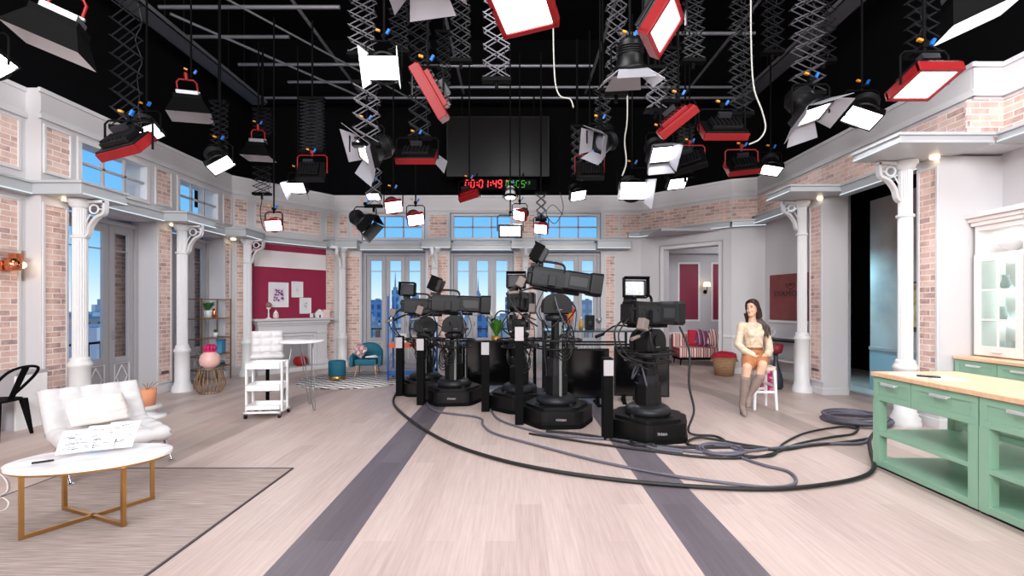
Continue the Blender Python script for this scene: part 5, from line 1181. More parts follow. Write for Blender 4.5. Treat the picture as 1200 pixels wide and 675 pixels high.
def scissor(label, x, y0, y1, Y, w, n, m_=None, dep=.1, bar=.0075, rz=0):
    w *= .85; n = round(n*1.5); p, q = at(x, y0, Y), at(x, y1, Y); Hh = p.z-q.z
    t = thing('hanging_scissor_arm', label, 'scissor hanger', q, rz, 'scissor hangers under the lighting grid'); m_ = m_ or DGREY; s = Hh/n
    g = MB()
    for e in (-1, 1):
        for i in range(n):
            for k in (-1, 1):
                a, b = Vector((-k*w/2, e*dep/2+k*.008, i*s)), Vector((k*w/2, e*dep/2+k*.008, (i+1)*s)); dd = b-a
                g.cb((a+b)/2, (dd.length, .008, bar*2), Matrix.Rotation(-math.atan2(dd.z, dd.x), 4, 'Y'))
    for i in range(n+1):
        for k in (-1, 1): g.cyl((k*w/2,-dep/2-.02,i*s),(k*w/2,dep/2+.02,i*s),.007,n=6)
        if i < n: g.cyl((0,-dep/2-.02,(i+.5)*s),(0,dep/2+.02,(i+.5)*s),.007,n=6)
    g.build('scissor_bars', m_, t)
    MB().box(-w/2-.03,w/2+.03,-dep/2-.01,dep/2+.01,Hh,Hh+.05).build('top_bracket', BLACKM, t); g = MB(); g.box(-w/2-.02,w/2+.02,-dep/2-.01,dep/2+.01,-.05,0); g.cyl((0,0,-.14),(0,0,-.05),.025,n=10); g.build('bottom_bracket', BLACKM, t)
    g = MB(); g.cyl((0,0,Hh+.05),(0,0,max(7-q.z, Hh+.2)),.02,n=8); g.build('hanger_post', BLACKM, t)
    g = MB(); g.tube([(w*.3+.02*math.sin(i*.9),dep*.8+.03*math.cos(i*1.3),Hh*i/24) for i in range(25)], .006, 5); g.build('power_cable', RUBBER, t)
    return t
# pipe grid
t = thing('ceiling_lighting_grid', 'grey pipe grid under the black studio ceiling', 'lighting grid', (0, 0, 7.0)); t['kind'] = 'structure'; del t['category']; del t['label']
def pipe(x0, x1, y0, y1, z=0, r=.035): MB().cyl((x0,y0,z),(x1,y1,z),r,n=10).build('pipe', PIPE, t)
for k, (a, b_, Y) in enumerate(((-6.5,-3.2,8.3),(-7.0,-4.6,9.25),(-6.3,-3.4,10.35),(-5.6,-2.9,11.2),(-6.9,6.4,12.1),(-2.6,5.5,11.55),(2.1,4.9,9.3),(-2.4,1.8,10.6),(-3.4,3.8,7.2),(2.6,6.5,7.9))): pipe(a,b_,Y,Y,.02*k)
for X in (-4.2,-1.4,1.9,4.6): pipe(X,X,1,12.3,.3)
pipe(-6.3,-3.6,8.3,12.1,-.12,.025); pipe(-5.2,-2.4,7.6,12.2,-.12,.02)
for X, nm in ((-6.75,'grey cable tray along the left side of the ceiling'),(5.9,'grey cable tray along the right side of the ceiling')):
    tt = thing('ceiling_cable_tray', nm, 'cable tray', (X, 7, 6.85))
    g = MB(); g.box(-.2,.2,-5,5,0,.02); g.box(-.2,-.18,-5,5,0,.1); g.box(.18,.2,-5,5,0,.1); g.build('tray', PIPE, tt)
    g = MB(); [g.tube([(-.12+.06*i+.02*math.sin(k*.8+i),-5+k*.5,.05) for k in range(21)], .02, 6) for i in range(5)]; g.build('tray_cables', MGREY, tt)
    [MB().cyl((s*.19,k*2.0-4,0),(s*.19,k*2.0-4,2.1),.008,n=6).build('hanger_rod', DGREY, tt) for s in (-1,1) for k in range(5)]
# screen and clocks
P0, P1 = at(523,136,11.9), at(644,207,11.9); t = thing('hanging_screen', 'large dark screen hung above the back windows', 'screen', ((P0.x+P1.x)/2, 11.9, P1.z)); w, h = P1.x-P0.x, P0.z-P1.z
MB().box(-w/2,w/2,0,.12,0,h).build('screen_case', BLACK, t, bevel=.01); MB().box(-w/2+.04,w/2-.04,-.004,.002,.05,h-.04).build('screen_glass', mat('dark_brown_glass', (15,12,12), .3, spec=.25), t)
[MB().cyl((s*w*.35,.06,h),(s*w*.35,.06,2.2),.02,n=8).build('hanger_rod', BLACKM, t) for s in (-1,1)]
SEG = {'0':'abcdef','1':'bc','4':'bcfg','5':'acdfg','9':'abcdfg'}
def digits(t, s, x0, z0, w, h, m_, q=.016, sl=.012):
    x = x0
    for ch in s:
        if ch in ':': 
            g = MB(); [g.cb((x+.03,-.012,z0+h*k),(q*1.3,.004,q*1.3)) for k in (.33,.68)]; g.build('colon', m_, t); x += .075; continue
        g = MB(); L_ = {'a':(w/2,h,1),'g':(w/2,h/2,1),'d':(w/2,0,1),'b':(w,h*.75,0),'c':(w,h*.25,0),'f':(0,h*.75,0),'e':(0,h*.25,0)}
        for c in SEG[ch]:
            px, pz, hz_ = L_[c]; g.cb((x+px+sl*pz/h,-.012,z0+pz),(w-q*.8,.004,q) if hz_ else (q,.004,h/2-q*.8))
        g.build('digit', m_, t); x += w+.055
    return x
t = thing('hanging_clock', 'digital clock strip with red timer and green time below the dark screen', 'clock', at(586,216,11.8)); 
MB().box(-.95,.95,0,.1,-.13,.14).build('clock_case', BLACKM, t, bevel=.006); MB().cyl((-.6,.05,.14),(-.6,.05,.3),.02,n=8).build('mount_post', BLACKM, t); MB().cyl((.6,.05,.14),(.6,.05,.3),.02,n=8).build('mount_post', BLACKM, t)
CR, CG = glow('clock_red', (255,30,44), 2.6), glow('clock_green', (60,170,40), 1.0)
digits(t, '00:01:49', -.9, -.085, .085, .19, CR, .024); digits(t, '10:05', .07, -.08, .08, .17, CG, .018); digits(t, '49', .64, .0, .035, .07, CG, .009)
# ---- lamps
panel_light('big lit red edged panel lamp at the top centre of the picture', 613,12,3.5,.45,.38,(-.1,-.3,-1),True,90,roll=-.35,roda=True)
panel_light('lit diamond turned panel lamp right of the top centre', 779,30,3.8,.36,.36,(.72,-.5,-.6),True,80,roll=PI/4)
panel_light('lit red sided panel lamp high beside the right upper brick wall', 1083,99,4.7,.43,.42,(0,-.32,-1),True,80,yk=BLACKM)
panel_light('red panel lamp tipped on edge right of the brightest spotlight', 501,112,5.3,.62,.3,(-.9,.12,-.5),True,12,red='all')
panel_light('black lamp with red lower frame hanging over the left windows', 151,175,5.4,.52,.34,(.25,.75,-.75),False,yk=BLACKM,roda=False)
panel_light('black lamp with red lower edge hanging above the middle left of the set', 489,186,7.4,.62,.34,(0,.7,-.8),False,doors='E',roda=False)
panel_light('small red lamp bent over the red clock digits', 550,231,9.7,.42,.16,(.35,.7,-.7),False,red='all')
panel_light('slanting red lamp seen edge on right of the silver barn doors', 795,145,6.4,.56,.2,(.62,.35,-.62),False,red='all')
panel_light('wide black lamp with red lower rail at right centre of the ceiling', 846,156,6.5,.6,.36,(0,.72,-.7),False,roda=False)
panel_light('low black and red lamp with coiled cable near the right upper wall', 869,198,8,.52,.32,(.15,.8,-.7),False,yk=RED)
panel_light('black lamp under a red hoop right of the dark screen', 691,202,9,.52,.34,(0,.95,-.35),False,red='none',yk=RED)
panel_light('black lamp under a red hoop above the fireplace wall', 366,203,8.6,.5,.36,(0,.95,-.35),False,red='none',yk=RED,roda=False)
panel_light('black lamp under a red hoop near the right side barn doors', 808,192,8.4,.56,.36,(.45,.8,-.5),False,red='none',yk=RED)
panel_light('flat white panel lamp hanging before the middle back window', 598,271,9.6,.48,.26,(0,-1,-.25),True,14,red='none')
softbox('big black skirted soft lamp at the top left corner', 60,56,4.7,.6,.3,False,0,.5,dy=.1)
softbox('black skirted soft lamp above the left windows', 224,138,7.6,.62,-.1,False,0,.5)
softbox('smallest black skirted soft lamp above the left corner', 303,186,9.4,.56,0,False,0,.2)
softbox('big black skirted soft lamp at the top right corner', 1146,24,4.8,.62,-.35,True,20,-.45,dy=.12)
spot('brightest large spotlight facing the viewer, upper left of centre', 450,80,6,.19,(.02,-.9,-.42),True,90,doors='EW',ang=.25,doorm=WHITE)
spot('spotlight with wide white barn doors left of the black and red lamp', 430,178,6.6,.2,(-.75,-.45,-.45),True,40,doorm=SILVER,ang=.9)
spot('white barn door lamp cut by the top edge of the picture', 497,-28,4.4,.19,(.15,-.1,-1),False,doorm=SILVER,ang=.9)
spot('dark barn door lamp hanging below the diamond panel', 738,84,5.5,.18,(.05,.25,-1),False,doorm=SILVER,ang=.95)
spot('lit drum spotlight over the second left window', 258,192,7.6,.17,(.55,-.25,-.7),True,40,doors='')
spot('lit lamp at the far left edge under the big soft lamp', -14,76,4.7,.17,(.6,-.2,-.7),True,40,doors='')
spot('lit spotlight partly behind the black and red left lamp', 172,155,7,.17,(.45,-.35,-.7),True,40,doors='')
spot('small lit spotlight above the fireplace upper brick', 349,219,9.5,.16,(.0,-.6,-.6),True,30,doors='EW',ang=.4,doorm=SILVER)
spot('bright red rimmed spotlight on a long pole above the fireplace wall', 321,264,8.6,.13,(.28,-.9,-.4),True,30,doors='',rim=RED)
spot('unlit black spotlight with yellow marks hanging low before the left back window', 428,262,8.8,.17,(.7,-.15,-.5),False,doors='NSEW',ang=.35,yk=BLACKM,roda=False)
spot('lit red rimmed spotlight left of centre over the left back window', 461,242,9,.15,(.4,-.8,-.5),True,30,doors='',rim=RED)
spot('lit red rimmed spotlight right of its twin over the left back window', 487,257,9.4,.15,(.4,-.8,-.5),True,30,doors='',rim=RED)
spot('small lit dome lamp just below the green clock digits', 598,232,10,.13,(0,-.2,-1),True,20,doors='',body=WHITE,roda=False)
spot('lit red rimmed spotlight right of the white panel, upper one', 609,252,9.8,.13,(-.55,-.75,-.45),True,25,doors='',rim=RED)
spot('lit red rimmed spotlight right of the white panel, lower one', 634,268,9.8,.13,(-.35,-.85,-.4),True,25,doors='',rim=RED,roda=False)
spot('lit square faced spotlight right of the clock over the right back window', 677,228,9.5,.15,(.25,-.6,-.7),True,30,doors='')
spot('very bright large spotlight above the right end of the back wall', 741,223,8.5,.22,(.0,-.85,-.5),True,70,doors='W',ang=.5,doorm=SILVER)
spot('lit spotlight against the top of the right corner wall', 793,214,9,.17,(.15,-.55,-.7),True,30,doors='')
spot('silver barn door lamp with blue plug left of the bright spotlight', 703,168,7.5,.17,(-.65,-.35,-.25),False,doorm=SILVER,ang=.5)
spot('silver barn door lamp right of the white cable', 773,180,7.5,.18,(.15,-.6,-.6),True,20,doorm=SILVER,ang=.35)
spot('white barn door lamp below the big right scissor hanger', 950,132,5.8,.19,(.35,-.35,-.8),True,30,doorm=SILVER,ang=.85,roda=False)
spot('lit black drum spotlight in front of the right upper wall', 1010,136,6.4,.19,(-.45,-.35,-.8),True,50,doors='')
spot('small lit spotlight above the right upper brick band', 903,198,8.8,.17,(-.2,-.4,-.85),True,30,doors='')
spot('lit bar lamp just above the left back window', 438,229,10,.13,(0,-.5,-.8),True,20,doors='')
# ---- scissor hangers
for a in (('dark scissor hanger crowded behind the top centre panel, left one',540,-20,70,6.8,.34,4),
 ('dark scissor hanger behind the brightest spotlight',468,-10,60,7,.34,4),
 ('dark scissor hanger crowded right of the diamond panel, upper one',812,-20,70,6.6,.34,5),
 ('dark scissor hanger right of the looping white cable',905,-30,60,7,.34,5),
 ('dark scissor hanger reaching down over the dark screen left edge',520,40,118,8.5,.3,5),
 ('dark scissor hanger above the slanting red lamp',786,60,118,7.6,.3,4),
 ('dark scissor hanger above the square faced lamp at the right',676,150,205,9.3,.26,4),
 ('dark scissor hanger behind the big upper right one',965,-20,70,6.8,.34,5),
 ('tall dark scissor hanger above the left black and red lamp',148,-60,148,5.5,.34,7),
 ('slim scissor hanger over the second left window',257,122,178,7.7,.26,6),
 ('scissor hanger left of the long pole above the left corner',308,130,158,9.6,.4,4),
 ('scissor hanger dropping behind the smallest soft lamp',307,196,226,9.8,.4,3),
 ('scissor hanger above the red hooped lamp over the fireplace',366,118,176,8.7,.5,9),
 ('wide grey scissor hanger left of the brightest spotlight',425,-30,62,6.3,.42,4),
 ('wide grey scissor hanger just below the brightest spotlight',430,100,168,6.5,.42,3),
 ('narrow pale scissor hanger above the black spotlight',438,188,240,8.9,.34,3),
 ('dark scissor hanger above the lamp with the red lower edge',492,22,160,7.5,.4,6),
 ('grey scissor hanger right of the red tipped panel',582,-20,92,6.2,.42,4),
 ('pale scissor hanger left of the diamond panel',722,-40,108,6,.3,6),
 ('pale scissor hanger right of the dark barn door lamp',768,82,128,6.8,.34,2),
 ('long dark scissor hanger above the wide lamp with the red rail',868,-20,132,6.6,.36,8),
 ('black coiled scissor hanger right of the silver barn door lamp',803,150,205,8.9,.36,8),
 ('big grey scissor hanger at the upper right',946,-40,108,5.9,.46,6),
 ('small black scissor hanger over the lowest red rimmed spotlight',634,228,256,9.8,.24,2),
 ('dark scissor hanger above the lit red sided panel on the right',1080,-60,62,4.8,.3,5),
 ('dark scissor hanger beside the silver barn door lamp with blue plug',706,108,150,7.6,.3,3)):
    scissor(*a[:7], m_=(mat('worn_steel', (84,82,88), .4, .5) if 'pale' in a[0] or 'grey' in a[0] else DGREY))
def hcable(label, pts, Y, r=.011, m_=None): tag(MB().tube(smooth_path([at(p[0], p[1], p[2] if len(p) > 2 else Y) for p in pts], 6), r, 6).build('hanging_cable', m_ or mat('pale_cable', (196,196,190), .5)), label, 'cable')
hcable('white cable looping down at the right centre of the ceiling', [(880,-30),(880,40),(883,100),(893,130),(897,150),(890,163),(878,169)], 6.3)
hcable('white cable hanging below the dark barn door lamp', [(735,98),(735,140),(732,165),(734,190),(729,206)], 7.2)
hcable('white cable loop near the right end of the grid', [(648,20),(650,90),(656,112),(668,116),(672,126)], 7.0)
hcable('black cable loop beside the long pole', [(309,225),(305,250),(311,270),(322,258)], 8.7, .009, RUBBER)
hcable('white cable loop right of the green clock digits', [(656,225),(660,245),(650,262),(640,250),(648,240),(660,252)], 9.7, .008, RUBBER)
# ------------------------------------------------------------------ the seated woman and her stool
sp_ = fl(892, 479)
t = thing('bar_stool', 'white wooden stool under the seated woman', 'stool', (3.73, 6.93, 0), -.05)
SEATZ = .64
MB().prism(oval(.18,.18,40,4), SEATZ-.05, SEATZ).build('seat', mat('cream_seat', (228,212,190), .6), t, bevel=.012)
for sx in (-1,1):
    for sy in (-1,1):
        g = MB(); p, q = Vector((sx*.14,sy*.135,SEATZ-.05)), Vector((sx*.16,sy*.16,0))
        g.loft([[c+Vector((a*r,b*r,0)) for a,b in ((-1,-1),(1,-1),(1,1),(-1,1))] for c, r in ((q,.017),(p,.022))], smooth=False); g.build('leg', WHITE, t, bevel=.004)
g = MB()
for s in (-1,1): g.box(-.14,.14,s*.147-.01,s*.147+.01,.25,.285); g.box(s*.147-.01,s*.147+.01,-.14,.14,.34,.375)
g.build('stretcher', WHITE, t)
# gift bag between the stool legs
t = thing('gift_bag', 'magenta patterned bag on the floor seen between the white stool legs', 'bag', (4.62, 8.35, 0), .2)
g = MB(); g.loft([[Vector((a*wx, b*wy, z)) for a,b in ((-1,-1),(1,-1),(1,1),(-1,1))] for z,wx,wy in ((0,.12,.06),(.3,.13,.06),(.38,.07,.03),(.42,.09,.04))], smooth=False)
g.build('bag_body', stripe_mat('magenta_pattern', [(.45,(170,20,90)),(.56,(206,60,120)),(.62,(236,190,210))], 14, noise=True), t, bevel=.01); MB().tube([(-.06,-.03,.38),(0,-.05,.39),(.06,-.03,.38)], .012, 6).build('ribbon', mat('magenta_ribbon', (196,20,96), .45), t)
W = thing('person', 'woman in a cream blouse, tan skirt and tall boots seated on the white stool', 'person', (3.6, 6.86, 0), 0)
# figure frame: faces the viewer (-y), her right is -x; head turned to her right
def skin_mesh(name, J, E, mtl, sub=2, vox=.006, parent=W, extra=None, sm=5):
    g = MB()                                          # tapered limbs, fused into one surface by a voxel remesh
    rr = lambda k: J[k][3] if isinstance(J[k][3], tuple) else (J[k][3], J[k][3])
    for k in J:
        r = rr(k); g.ball(J[k][:3], 1, 16, 12, (r[0], r[1], min(r)))
    for a, b in E:
        p, q = Vector(J[a][:3]), Vector(J[b][:3]); ra, rb = rr(a), rr(b); d = (q-p).normalized()
        X = Vector((1,0,0)) if abs(d.x) < .8 else Vector((0,1,0)); X = (X-d*X.dot(d)).normalized(); Y = d.cross(X)
        ell = ra[0] != ra[1] or rb[0] != rb[1]
        if ell and abs(d.x) >= .8: ra = rb = (min(*ra, *rb),)*2
        g.loft([[p.lerp(q, t)+X*((ra[0]*(1-t)+rb[0]*t)*math.cos(u))+Y*((ra[1]*(1-t)+rb[1]*t)*math.sin(u)) for u in [2*PI*i/16 for i in range(16)]] for t in (0, .25, .5, .75, 1)])
    if extra is not None: g.add(extra.v, extra.f)
    o = g.build(name, mtl)
    r_ = o.modifiers.new('r', 'REMESH'); r_.mode = 'VOXEL'; r_.voxel_size = vox; r_.use_smooth_shade = True
    k = o.modifiers.new('k', 'SMOOTH'); k.iterations = sm; k.factor = .5
    me = bpy.data.meshes.new_from_object(o.evaluated_get(bpy.context.evaluated_depsgraph_get())); bpy.data.objects.remove(o)
    o = bpy.data.objects.new(name, me); COL.objects.link(o)
    me.name = name; me.materials.clear(); me.materials.append(mtl)
    me.polygons.foreach_set('use_smooth', [True]*len(me.polygons)); o.parent = parent
    return o
Z = SEATZ
hp = Vector((0,.02,Z+.1))
J = {'pel':(0,.02,Z+.12,(.135,.105)), 'waist':(-.01,-.0,Z+.3,(.108,.085)), 'rib':(-.015,.0,Z+.43,(.125,.095)), 'chest':(-.015,.0,Z+.54,(.13,.085)), 'nb':(-.02,.01,Z+.63,(.06,.055)), 'neck':(-.03,-.005,Z+.70,.047), 'hd':(-.035,-.02,Z+.78,.05),
 'shR':(-.175,.0,Z+.575,.055), 'elR':(-.245,-.02,Z+.30,.041), 'foR':(-.2,-.12,Z+.22,.036), 'wrR':(-.115,-.225,Z+.155,.024), 'haR':(-.06,-.27,Z+.135,(.026,.016)),
 'shL':(.14,.01,Z+.57,.055), 'elL':(.215,.0,Z+.30,.041), 'foL':(.16,-.11,Z+.22,.036), 'wrL':(.055,-.24,Z+.175,.024), 'haL':(0,-.29,Z+.165,(.026,.016)),
 'hiR':(-.09,-.02,Z+.09,.088), 'thR':(-.18,-.2,Z+.07,.08), 'knR':(-.3,-.385,Z+.02,.06), 'caR':(-.325,-.375,.42,.05), 'anR':(-.35,-.36,.13,.034),
 'hiL':(.09,-.02,Z+.09,.088), 'thL':(-.0,-.2,Z+.09,.08), 'knL':(-.1,-.41,Z+.055,.06), 'caL':(-.15,-.385,.46,.05), 'anL':(-.245,-.336,.26,.034)}
ED = [('pel','waist'),('waist','rib'),('rib','chest'),('chest','nb'),('nb','neck'),('neck','hd'),('chest','shR'),('shR','elR'),('elR','foR'),('foR','wrR'),('wrR','haR'),('chest','shL'),('shL','elL'),('elL','foL'),('foL','wrL'),('wrL','haL'),
 ('pel','hiR'),('hiR','thR'),('thR','knR'),('knR','caR'),('caR','anR'),('pel','hiL'),('hiL','thL'),('thL','knL'),('knL','caL'),('caL','anL')]
ex = MB()
def hand(w, h, up, side):                             # five separate bent fingers and a side thumb
    w, h = Vector(w), Vector(h); d = (h-w).normalized(); s = Vector(side).normalized(); dn = -Vector(up)
    ex.tube([w-d*.01, w+d*.02, w+d*.05, w+d*.075], [.02,.024,.027,.024], 10)
    ex.tube([w+d*.02+s*.012, w+d*.05+s*.018, w+d*.08+s*.02], [.018,.02,.015], 8); ex.tube([w+d*.02-s*.012, w+d*.05-s*.018, w+d*.08-s*.02], [.018,.02,.015], 8)
    for k, (o, l) in enumerate(((-.03,.05),(-.0105,.06),(.0105,.064),(.03,.056))):
        b = w+d*.078+s*o; ex.tube([b-d*.02, b, b+d*l*.45+dn*.008, b+d*l*.8+dn*.024, b+d*l*.95+dn*.042], [.0095,.0092,.0088,.008,.006], 8)
    b = w+d*.025+s*.024; ex.tube([b-s*.01, b+s*.018+d*.018, b+s*.026+d*.045+dn*.008, b+s*.022+d*.066+dn*.014], [.013,.0115,.0095,.007], 8)
hand(J['wrR'][:3], J['haR'][:3], (0,-.3,1), (.5,-.4,.3)); hand(J['wrL'][:3], J['haL'][:3], (0,-.3,1), (-.6,-.3,.3))
HC = Vector((-.04,-.03,Z+.835)); HY = -.92                # head centre and turn to her right
HM = Matrix.Translation(HC) @ Matrix.Rotation(HY, 4, 'Z') @ Matrix.Rotation(.04, 4, 'X')
ex.M = HM
rings = []
for z, wx, yf, yb in ((-.122,.018,-.082,-.045),(-.108,.036,-.094,-.02),(-.085,.05,-.096,.03),(-.055,.06,-.094,.062),(-.02,.067,-.092,.086),(.02,.072,-.092,.096),(.06,.072,-.086,.096),(.09,.062,-.068,.082),(.112,.04,-.036,.054),(.121,.012,-.006,.02)):
    rings.append([Vector((wx*math.cos(a)*(1-.12*max(0,-math.sin(a))), (yf+yb)/2+(yb-yf)/2*math.sin(a), z)) for a in [2*PI*i/28 for i in range(28)]])
ex.loft(rings)
ex.loft([[Vector((a*w, y, z)) for a, y in ((-1,yb),(0,yf),(1,yb))] for z, w, yf, yb in ((.012,.006,-.095,-.085),(-.012,.009,-.109,-.085),(-.03,.014,-.117,-.085),(-.037,.015,-.108,-.085),(-.042,.006,-.094,-.085))])
for s in (-1,1):
    ex.ball((s*.071,.008,-.012), .02, 10, 8, (.4,.75,1.35)); ex.ball((s*.03,-.08,-.035), .022, 10, 8, (1,.6,.8))
    ex.ball((s*.03,-.083,.03), .02, 10, 8, (1.3,.5,.35))
ex.ball((0,-.088,-.062), .017, 12, 8, (1.3,.6,.6)); ex.ball((0,-.082,-.1), .018, 12, 8, (1,.7,.8))
ex.M = Matrix()
body = skin_mesh('body', J, ED, SKIN, 2, .0055, W, ex, 3)
# facial features
for s in (-1,1):
    MB(HM).ball((s*.03,-.0845,.008), .012, 12, 8, (1.15,.55,.7)).build('eye', mat('eye_white', (232,228,226), .3), W); MB(HM).ball((s*.03,-.0905,.008), .0055, 10, 6, (1,.4,1)).build('iris', mat('iris_dark', (50,32,24), .2), W)
    MB(HM).tube([(s*.014,-.0955,.032),(s*.03,-.0965,.037),(s*.047,-.088,.031)], [.0028,.0034,.0016], 6).build('eyebrow', mat('brow', (48,28,22), .8), W)
    MB(HM).tube([(s*.019,-.0925,.012),(s*.03,-.0945,.0165),(s*.042,-.089,.012)], .0018, 5).build('eyelash', mat('brow', (48,28,22), .8), W)
LIP = mat('lips', (176,86,86), .4); MB(HM).ball((0,-.0965,-.0595), .018, 14, 8, (1.05,.35,.22)).build('lips', LIP, W); MB(HM).ball((0,-.096,-.067), .016, 14, 8, (1,.35,.28)).build('lips', LIP, W)
# hair: cap plus long locks over the back and her left shoulder
HAIR = stripe_mat('dark_brown_hair', [(.35,(30,18,18)),(.55,(52,32,30)),(.75,(78,50,44))], 6, noise=True, stretch=(6,6,1), rough=.4)
g = MB(HM); rg = []
for z, wx, yf, yb in ((-.15,.06,.035,.1),(-.11,.072,.03,.108),(-.06,.08,.012,.11),(-.01,.082,-.012,.112),(.03,.083,-.04,.114),(.07,.08,-.075,.112),(.1,.068,-.078,.1),(.125,.044,-.05,.07),(.136,.012,-.01,.02)):
    rg.append([Vector((wx*math.cos(a), (yf+yb)/2+(yb-yf)/2*math.sin(a), z)) for a in [2*PI*i/28 for i in range(28)]])
g.loft(rg)
for s in (-1,1):
    for k in range(5):
        a = (.062+.006*k)*s; g.tube(smooth_path([(.01*s,-.07+.01*k,.118),(s*.05,-.07+.014*k,.085),(s*.08,-.03+.016*k,.02),(s*.083,.0+.02*k,-.06),(s*.08,.02+.02*k,-.14)],5), [.012+.0*k]*21, 7)
g.M = Matrix()
for k in range(13):
    u = k/12; x0 = -.115+.2*u; base = HC+Vector((x0*.75+.02,.07-.09*max(0,u-.6),-.08)); xe = -.06+.23*u; front = u > .62
    pts = smooth_path([base, base+Vector((.03+.02*u,.02-.05*front,-.1)), Vector((xe+.0, (.105 if not front else -.055-.06*(u-.62)), Z+.56)), Vector((xe+.012*math.sin(k*2.1), (.115 if not front else -.115), Z+.42+.02*math.sin(k*1.7)))],6)
    g.tube(pts, [.026-.017*i/(len(pts)-1) for i in range(len(pts))], 8)
g.build('hair', HAIR, W)
# blouse, skirt, boots
BLO = stripe_mat('cream_satin', [(.3,(204,180,154)),(.55,(222,202,178)),(.75,(232,216,196))], 5, noise=True, stretch=(2,2,5), rough=.45)
Jb = {'w':(-.01,-.0,Z+.24,(.128,.105)), 'w2':(-.012,.0,Z+.33,(.13,.108)), 'r':(-.015,-.005,Z+.44,(.145,.118)), 'c':(-.015,.0,Z+.535,(.145,.1)), 'n':(-.02,.02,Z+.59,(.066,.05)),
 'sR':(-.178,.0,Z+.572,.066), 'uR':(-.218,-.01,Z+.44,.053), 'eR':(-.246,-.02,Z+.30,.052), 'fR':(-.203,-.12,Z+.222,.053), 'qR':(-.14,-.2,Z+.172,.05), 'xR':(-.122,-.218,Z+.16,.034),
 'sL':(.143,.01,Z+.567,.066), 'uL':(.186,.0,Z+.44,.053), 'eL':(.216,.0,Z+.30,.052), 'fL':(.163,-.11,Z+.222,.053), 'qL':(.085,-.21,Z+.187,.05), 'xL':(.066,-.23,Z+.18,.034)}
Eb = [('w','w2'),('w2','r'),('r','c'),('c','n'),('c','sR'),('sR','uR'),('uR','eR'),('eR','fR'),('fR','qR'),('qR','xR'),('c','sL'),('sL','uL'),('uL','eL'),('eL','fL'),('fL','qL'),('qL','xL')]
exb = MB(); exb.ball((-.07,-.07,Z+.465), .066, 16, 10, (1.1,.85,1.15)); exb.ball((.042,-.07,Z+.465), .066, 16, 10, (1.1,.85,1.15)); exb.ball((-.015,-.06,Z+.46), .07, 16, 10, (1.3,.8,1.2))
for k in range(5): exb.tube(smooth_path([(-.1+.01*k,-.06,Z+.6-.01*k),(-.04+.012*k,-.112,Z+.5-.02*k),(.07,-.102,Z+.34-.014*k)],5), .006, 6); exb.tube(smooth_path([(.07-.01*k,-.06,Z+.6-.01*k),(.02-.012*k,-.112,Z+.49-.02*k),(-.1,-.1,Z+.35-.016*k)],5), .006, 6)
skin_mesh('blouse', Jb, Eb, BLO, 2, .007, W, exb, 2)
MB().loft([[Vector((-.02+wx*math.cos(a), -.01+y0+wy*math.sin(a), z+dz*(math.sin(a)))) for a in [2*PI*i/6 for i in range(6)]] for z, wx, wy, y0, dz in ((Z+.5,.005,.004,-.125,0),)]*1+[[Vector((-.02+.04*math.cos(a), -.12+.004*math.sin(a)+.03*max(0,math.cos(a))*0, Z+.57+.03*math.sin(a))) for a in [2*PI*i/6 for i in range(6)]]]).build('neckline', SKIN, W) if 0 else None
SKI = mat('tan_suede', (178,116,74), .6, var=.06, scale=12)
Js = {'a':(-.01,.0,Z+.25,(.122,.1)), 'b':(0,.015,Z+.13,(.165,.14)), 'hR':(-.09,-.04,Z+.1,.108), 'tR':(-.18,-.2,Z+.08,.1), 'kR':(-.265,-.335,Z+.042,.082), 'hL':(.09,-.04,Z+.1,.108), 'tL':(-.005,-.2,Z+.095,.1), 'kL':(-.075,-.34,Z+.075,.08)}
exs = MB(); exs.loft([[Vector((x+o,y,z)) for x,z in ((-.16,Z+.02),(.12,Z+.03),(.12,Z+.13),(-.16,Z+.12))] for y,o in ((.0,0),(-.2,-.07),(-.34,-.14))], smooth=False)
skin_mesh('skirt', Js, [('a','b'),('b','hR'),('hR','tR'),('tR','kR'),('b','hL'),('hL','tL'),('tL','kL')], SKI, 2, .009, W, exs, 3)
BLT = MB(); BLT.loft([[Vector((-.01+.128*math.cos(a), .0+.106*math.sin(a), z)) for a in [2*PI*i/28 for i in range(28)]] for z in (Z+.225,Z+.23,Z+.26,Z+.265)]); BLT.build('belt', mat('tan_belt', (140,84,50), .5), W)
BOOT = mat('taupe_suede_boot', (140,122,114), .75, var=.1, scale=14)
def boot(kn, an, toe, heel):
    k, a, tq, hl = map(Vector, (kn, an, toe, heel)); d = a-k
    J_ = {'t':(*(k+d*.02),.066), 't2':(*(k+d*.1),.063), 'm':(*(k+d*.4),.06), 'n':(*(k+d*.75),.045), 'a':(*a,.043), 'h':(*hl,.034), 'b':(*(a.lerp(tq,.55)+Vector((0,0,-.02))),(.036,.032)), 'x':(*tq,(.026,.02))}
    skin_mesh('boot', J_, [('t','t2'),('t2','m'),('m','n'),('n','a'),('a','h'),('a','b'),('b','x')], BOOT, 2, .006, W, None, 2)
    g = MB(); g.cyl(hl+Vector((0,.005,.0)), hl+Vector((0,.01,-(hl.z-.0))), .026, .018, 12) if hl.z < .2 else g.cyl(hl, hl+(tq-hl).cross(Vector((1,0,0))).normalized()*.06, .026, .018, 12); g.build('boot_heel', mat('boot_heel', (96,80,74), .6), W)
boot((-.318,-.38,.50), (-.352,-.36,.115), (-.385,-.5,.03), (-.345,-.335,.075))
boot((-.13,-.40,.53), (-.25,-.335,.25), (-.31,-.44,.13), (-.25,-.3,.215))
for nm, c in (('ring', J['haR']),): MB().tube(circ((c[0]+.02,c[1]-.02,c[2]-.01),.011,12),.002,5,True).build(nm, BRASS, W) if 0 else None

MB().ball((-.022,-.083,Z+.555), .05, 16, 12, (.62,.32,1.05)).build('neckline', SKIN, W)
W.scale = (1.03, 1.03, 1.03)
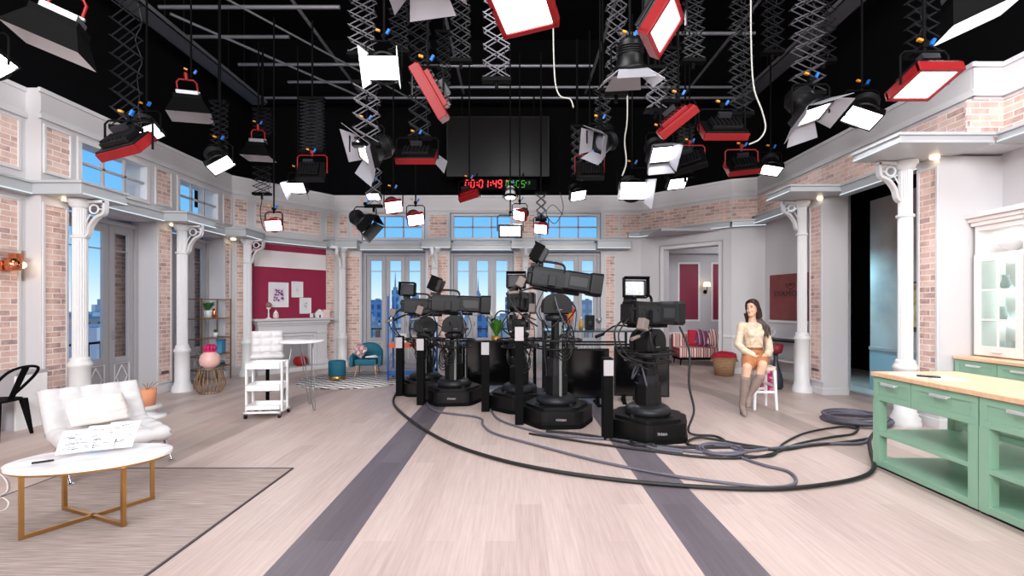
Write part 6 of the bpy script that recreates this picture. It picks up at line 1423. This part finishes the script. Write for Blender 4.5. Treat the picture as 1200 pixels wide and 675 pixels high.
# ------------------------------------------------------------------ unseen area lights, mostly added fill, sky, camera
def key(x, y, z, tx, ty, tz, w, e, spread=PI):  # unseen area light without a fixture
    l = bpy.data.lights.new('unseen_light', 'AREA'); l.shape = 'SQUARE'; l.size = w; l.energy = e; l.spread = spread; l.color = (1, .985, .985)
    o = bpy.data.objects.new('unseen_light', l); COL.objects.link(o); o.matrix_world = aim((tx-x, ty-y, tz-z), (x, y, z))
KE = .6
for a in ((-3.5,-4.4,4.9,-6.5,7.5,2.3),(0,-4.6,5.0,0,12,1.8),(3.5,-4.4,4.9,6.5,7.5,2.3)): key(*a, 2.2, 900*KE)  # added front fill from behind the camera, brightens the set walls
for a in ((-3.6,3.2,6.5,-5.5,8,.8),(0,4.6,6.6,0,9,.6),(3.6,3.2,6.5,5.5,8,.8),): key(*a, 1.6, 150*KE)  # added general fill above the frame, no lamps built for it
for a in ((-1.8,.4,6.2,-2.5,5,0),(1.8,.4,6.2,2.5,5,0)): key(*a, 1.6, 25*KE)  # weak added fill over the near floor
key(6.2, 11.4, 3.0, 5.3, 13.0, 1.2, .6, 22)  # added light to brighten the side room, no such lamp there
o_ = [o for o in bpy.data.objects if o.name.startswith('unseen_light')]
key(6.05, 9.2, 2.6, 6.65, 8.1, .9, .3, 26, 1.8); [o for o in bpy.data.objects if o.name.startswith('unseen_light') and o not in o_][0].data.color = (.35, .8, 1)
w = bpy.data.worlds.new('World'); SC.world = w; w.use_nodes = True; nt = w.node_tree; bg = nt.nodes['Background']
tc = nt.nodes.new('ShaderNodeTexCoord'); sp = nt.nodes.new('ShaderNodeSeparateXYZ'); rp = nt.nodes.new('ShaderNodeValToRGB')
nt.links.new(tc.outputs['Generated'], sp.inputs[0]); nt.links.new(sp.outputs[2], rp.inputs[0]); nt.links.new(rp.outputs[0], bg.inputs[0])
e = rp.color_ramp.elements; e[0].position = 0; e[0].color = rgb((214,232,246)); e[1].position = .5; e[1].color = rgb((70,150,226)); k = e.new(.12); k.color = rgb((112,182,242)); k = e.new(.06); k.color = rgb((166,210,246))
bg.inputs[1].default_value = 1.25
cam = bpy.data.cameras.new('Camera'); co = bpy.data.objects.new('Camera', cam); COL.objects.link(co)
co.location = (0, 0, H); co.rotation_euler = (PI/2, 0, 0); cam.sensor_width = 36; cam.lens = F/1200*36
cam.shift_x = -(CX-600)/1200; cam.shift_y = (CY-337.5)/1200; cam.clip_end = 2000; cam.clip_start = .05
SC.camera = co
v = SC.view_settings; v.view_transform = 'Standard'; v.look = 'None'; v.gamma = 1; v.use_curve_mapping = False; v.exposure = 0.0
SC.cycles.use_denoising = True
SC.cycles.max_bounces = 6; SC.cycles.diffuse_bounces = 4; SC.cycles.glossy_bounces = 3; SC.cycles.transparent_max_bounces = 12; SC.cycles.transmission_bounces = 4
SC.cycles.sample_clamp_indirect = 6; SC.cycles.caustics_reflective = False; SC.cycles.caustics_refractive = False
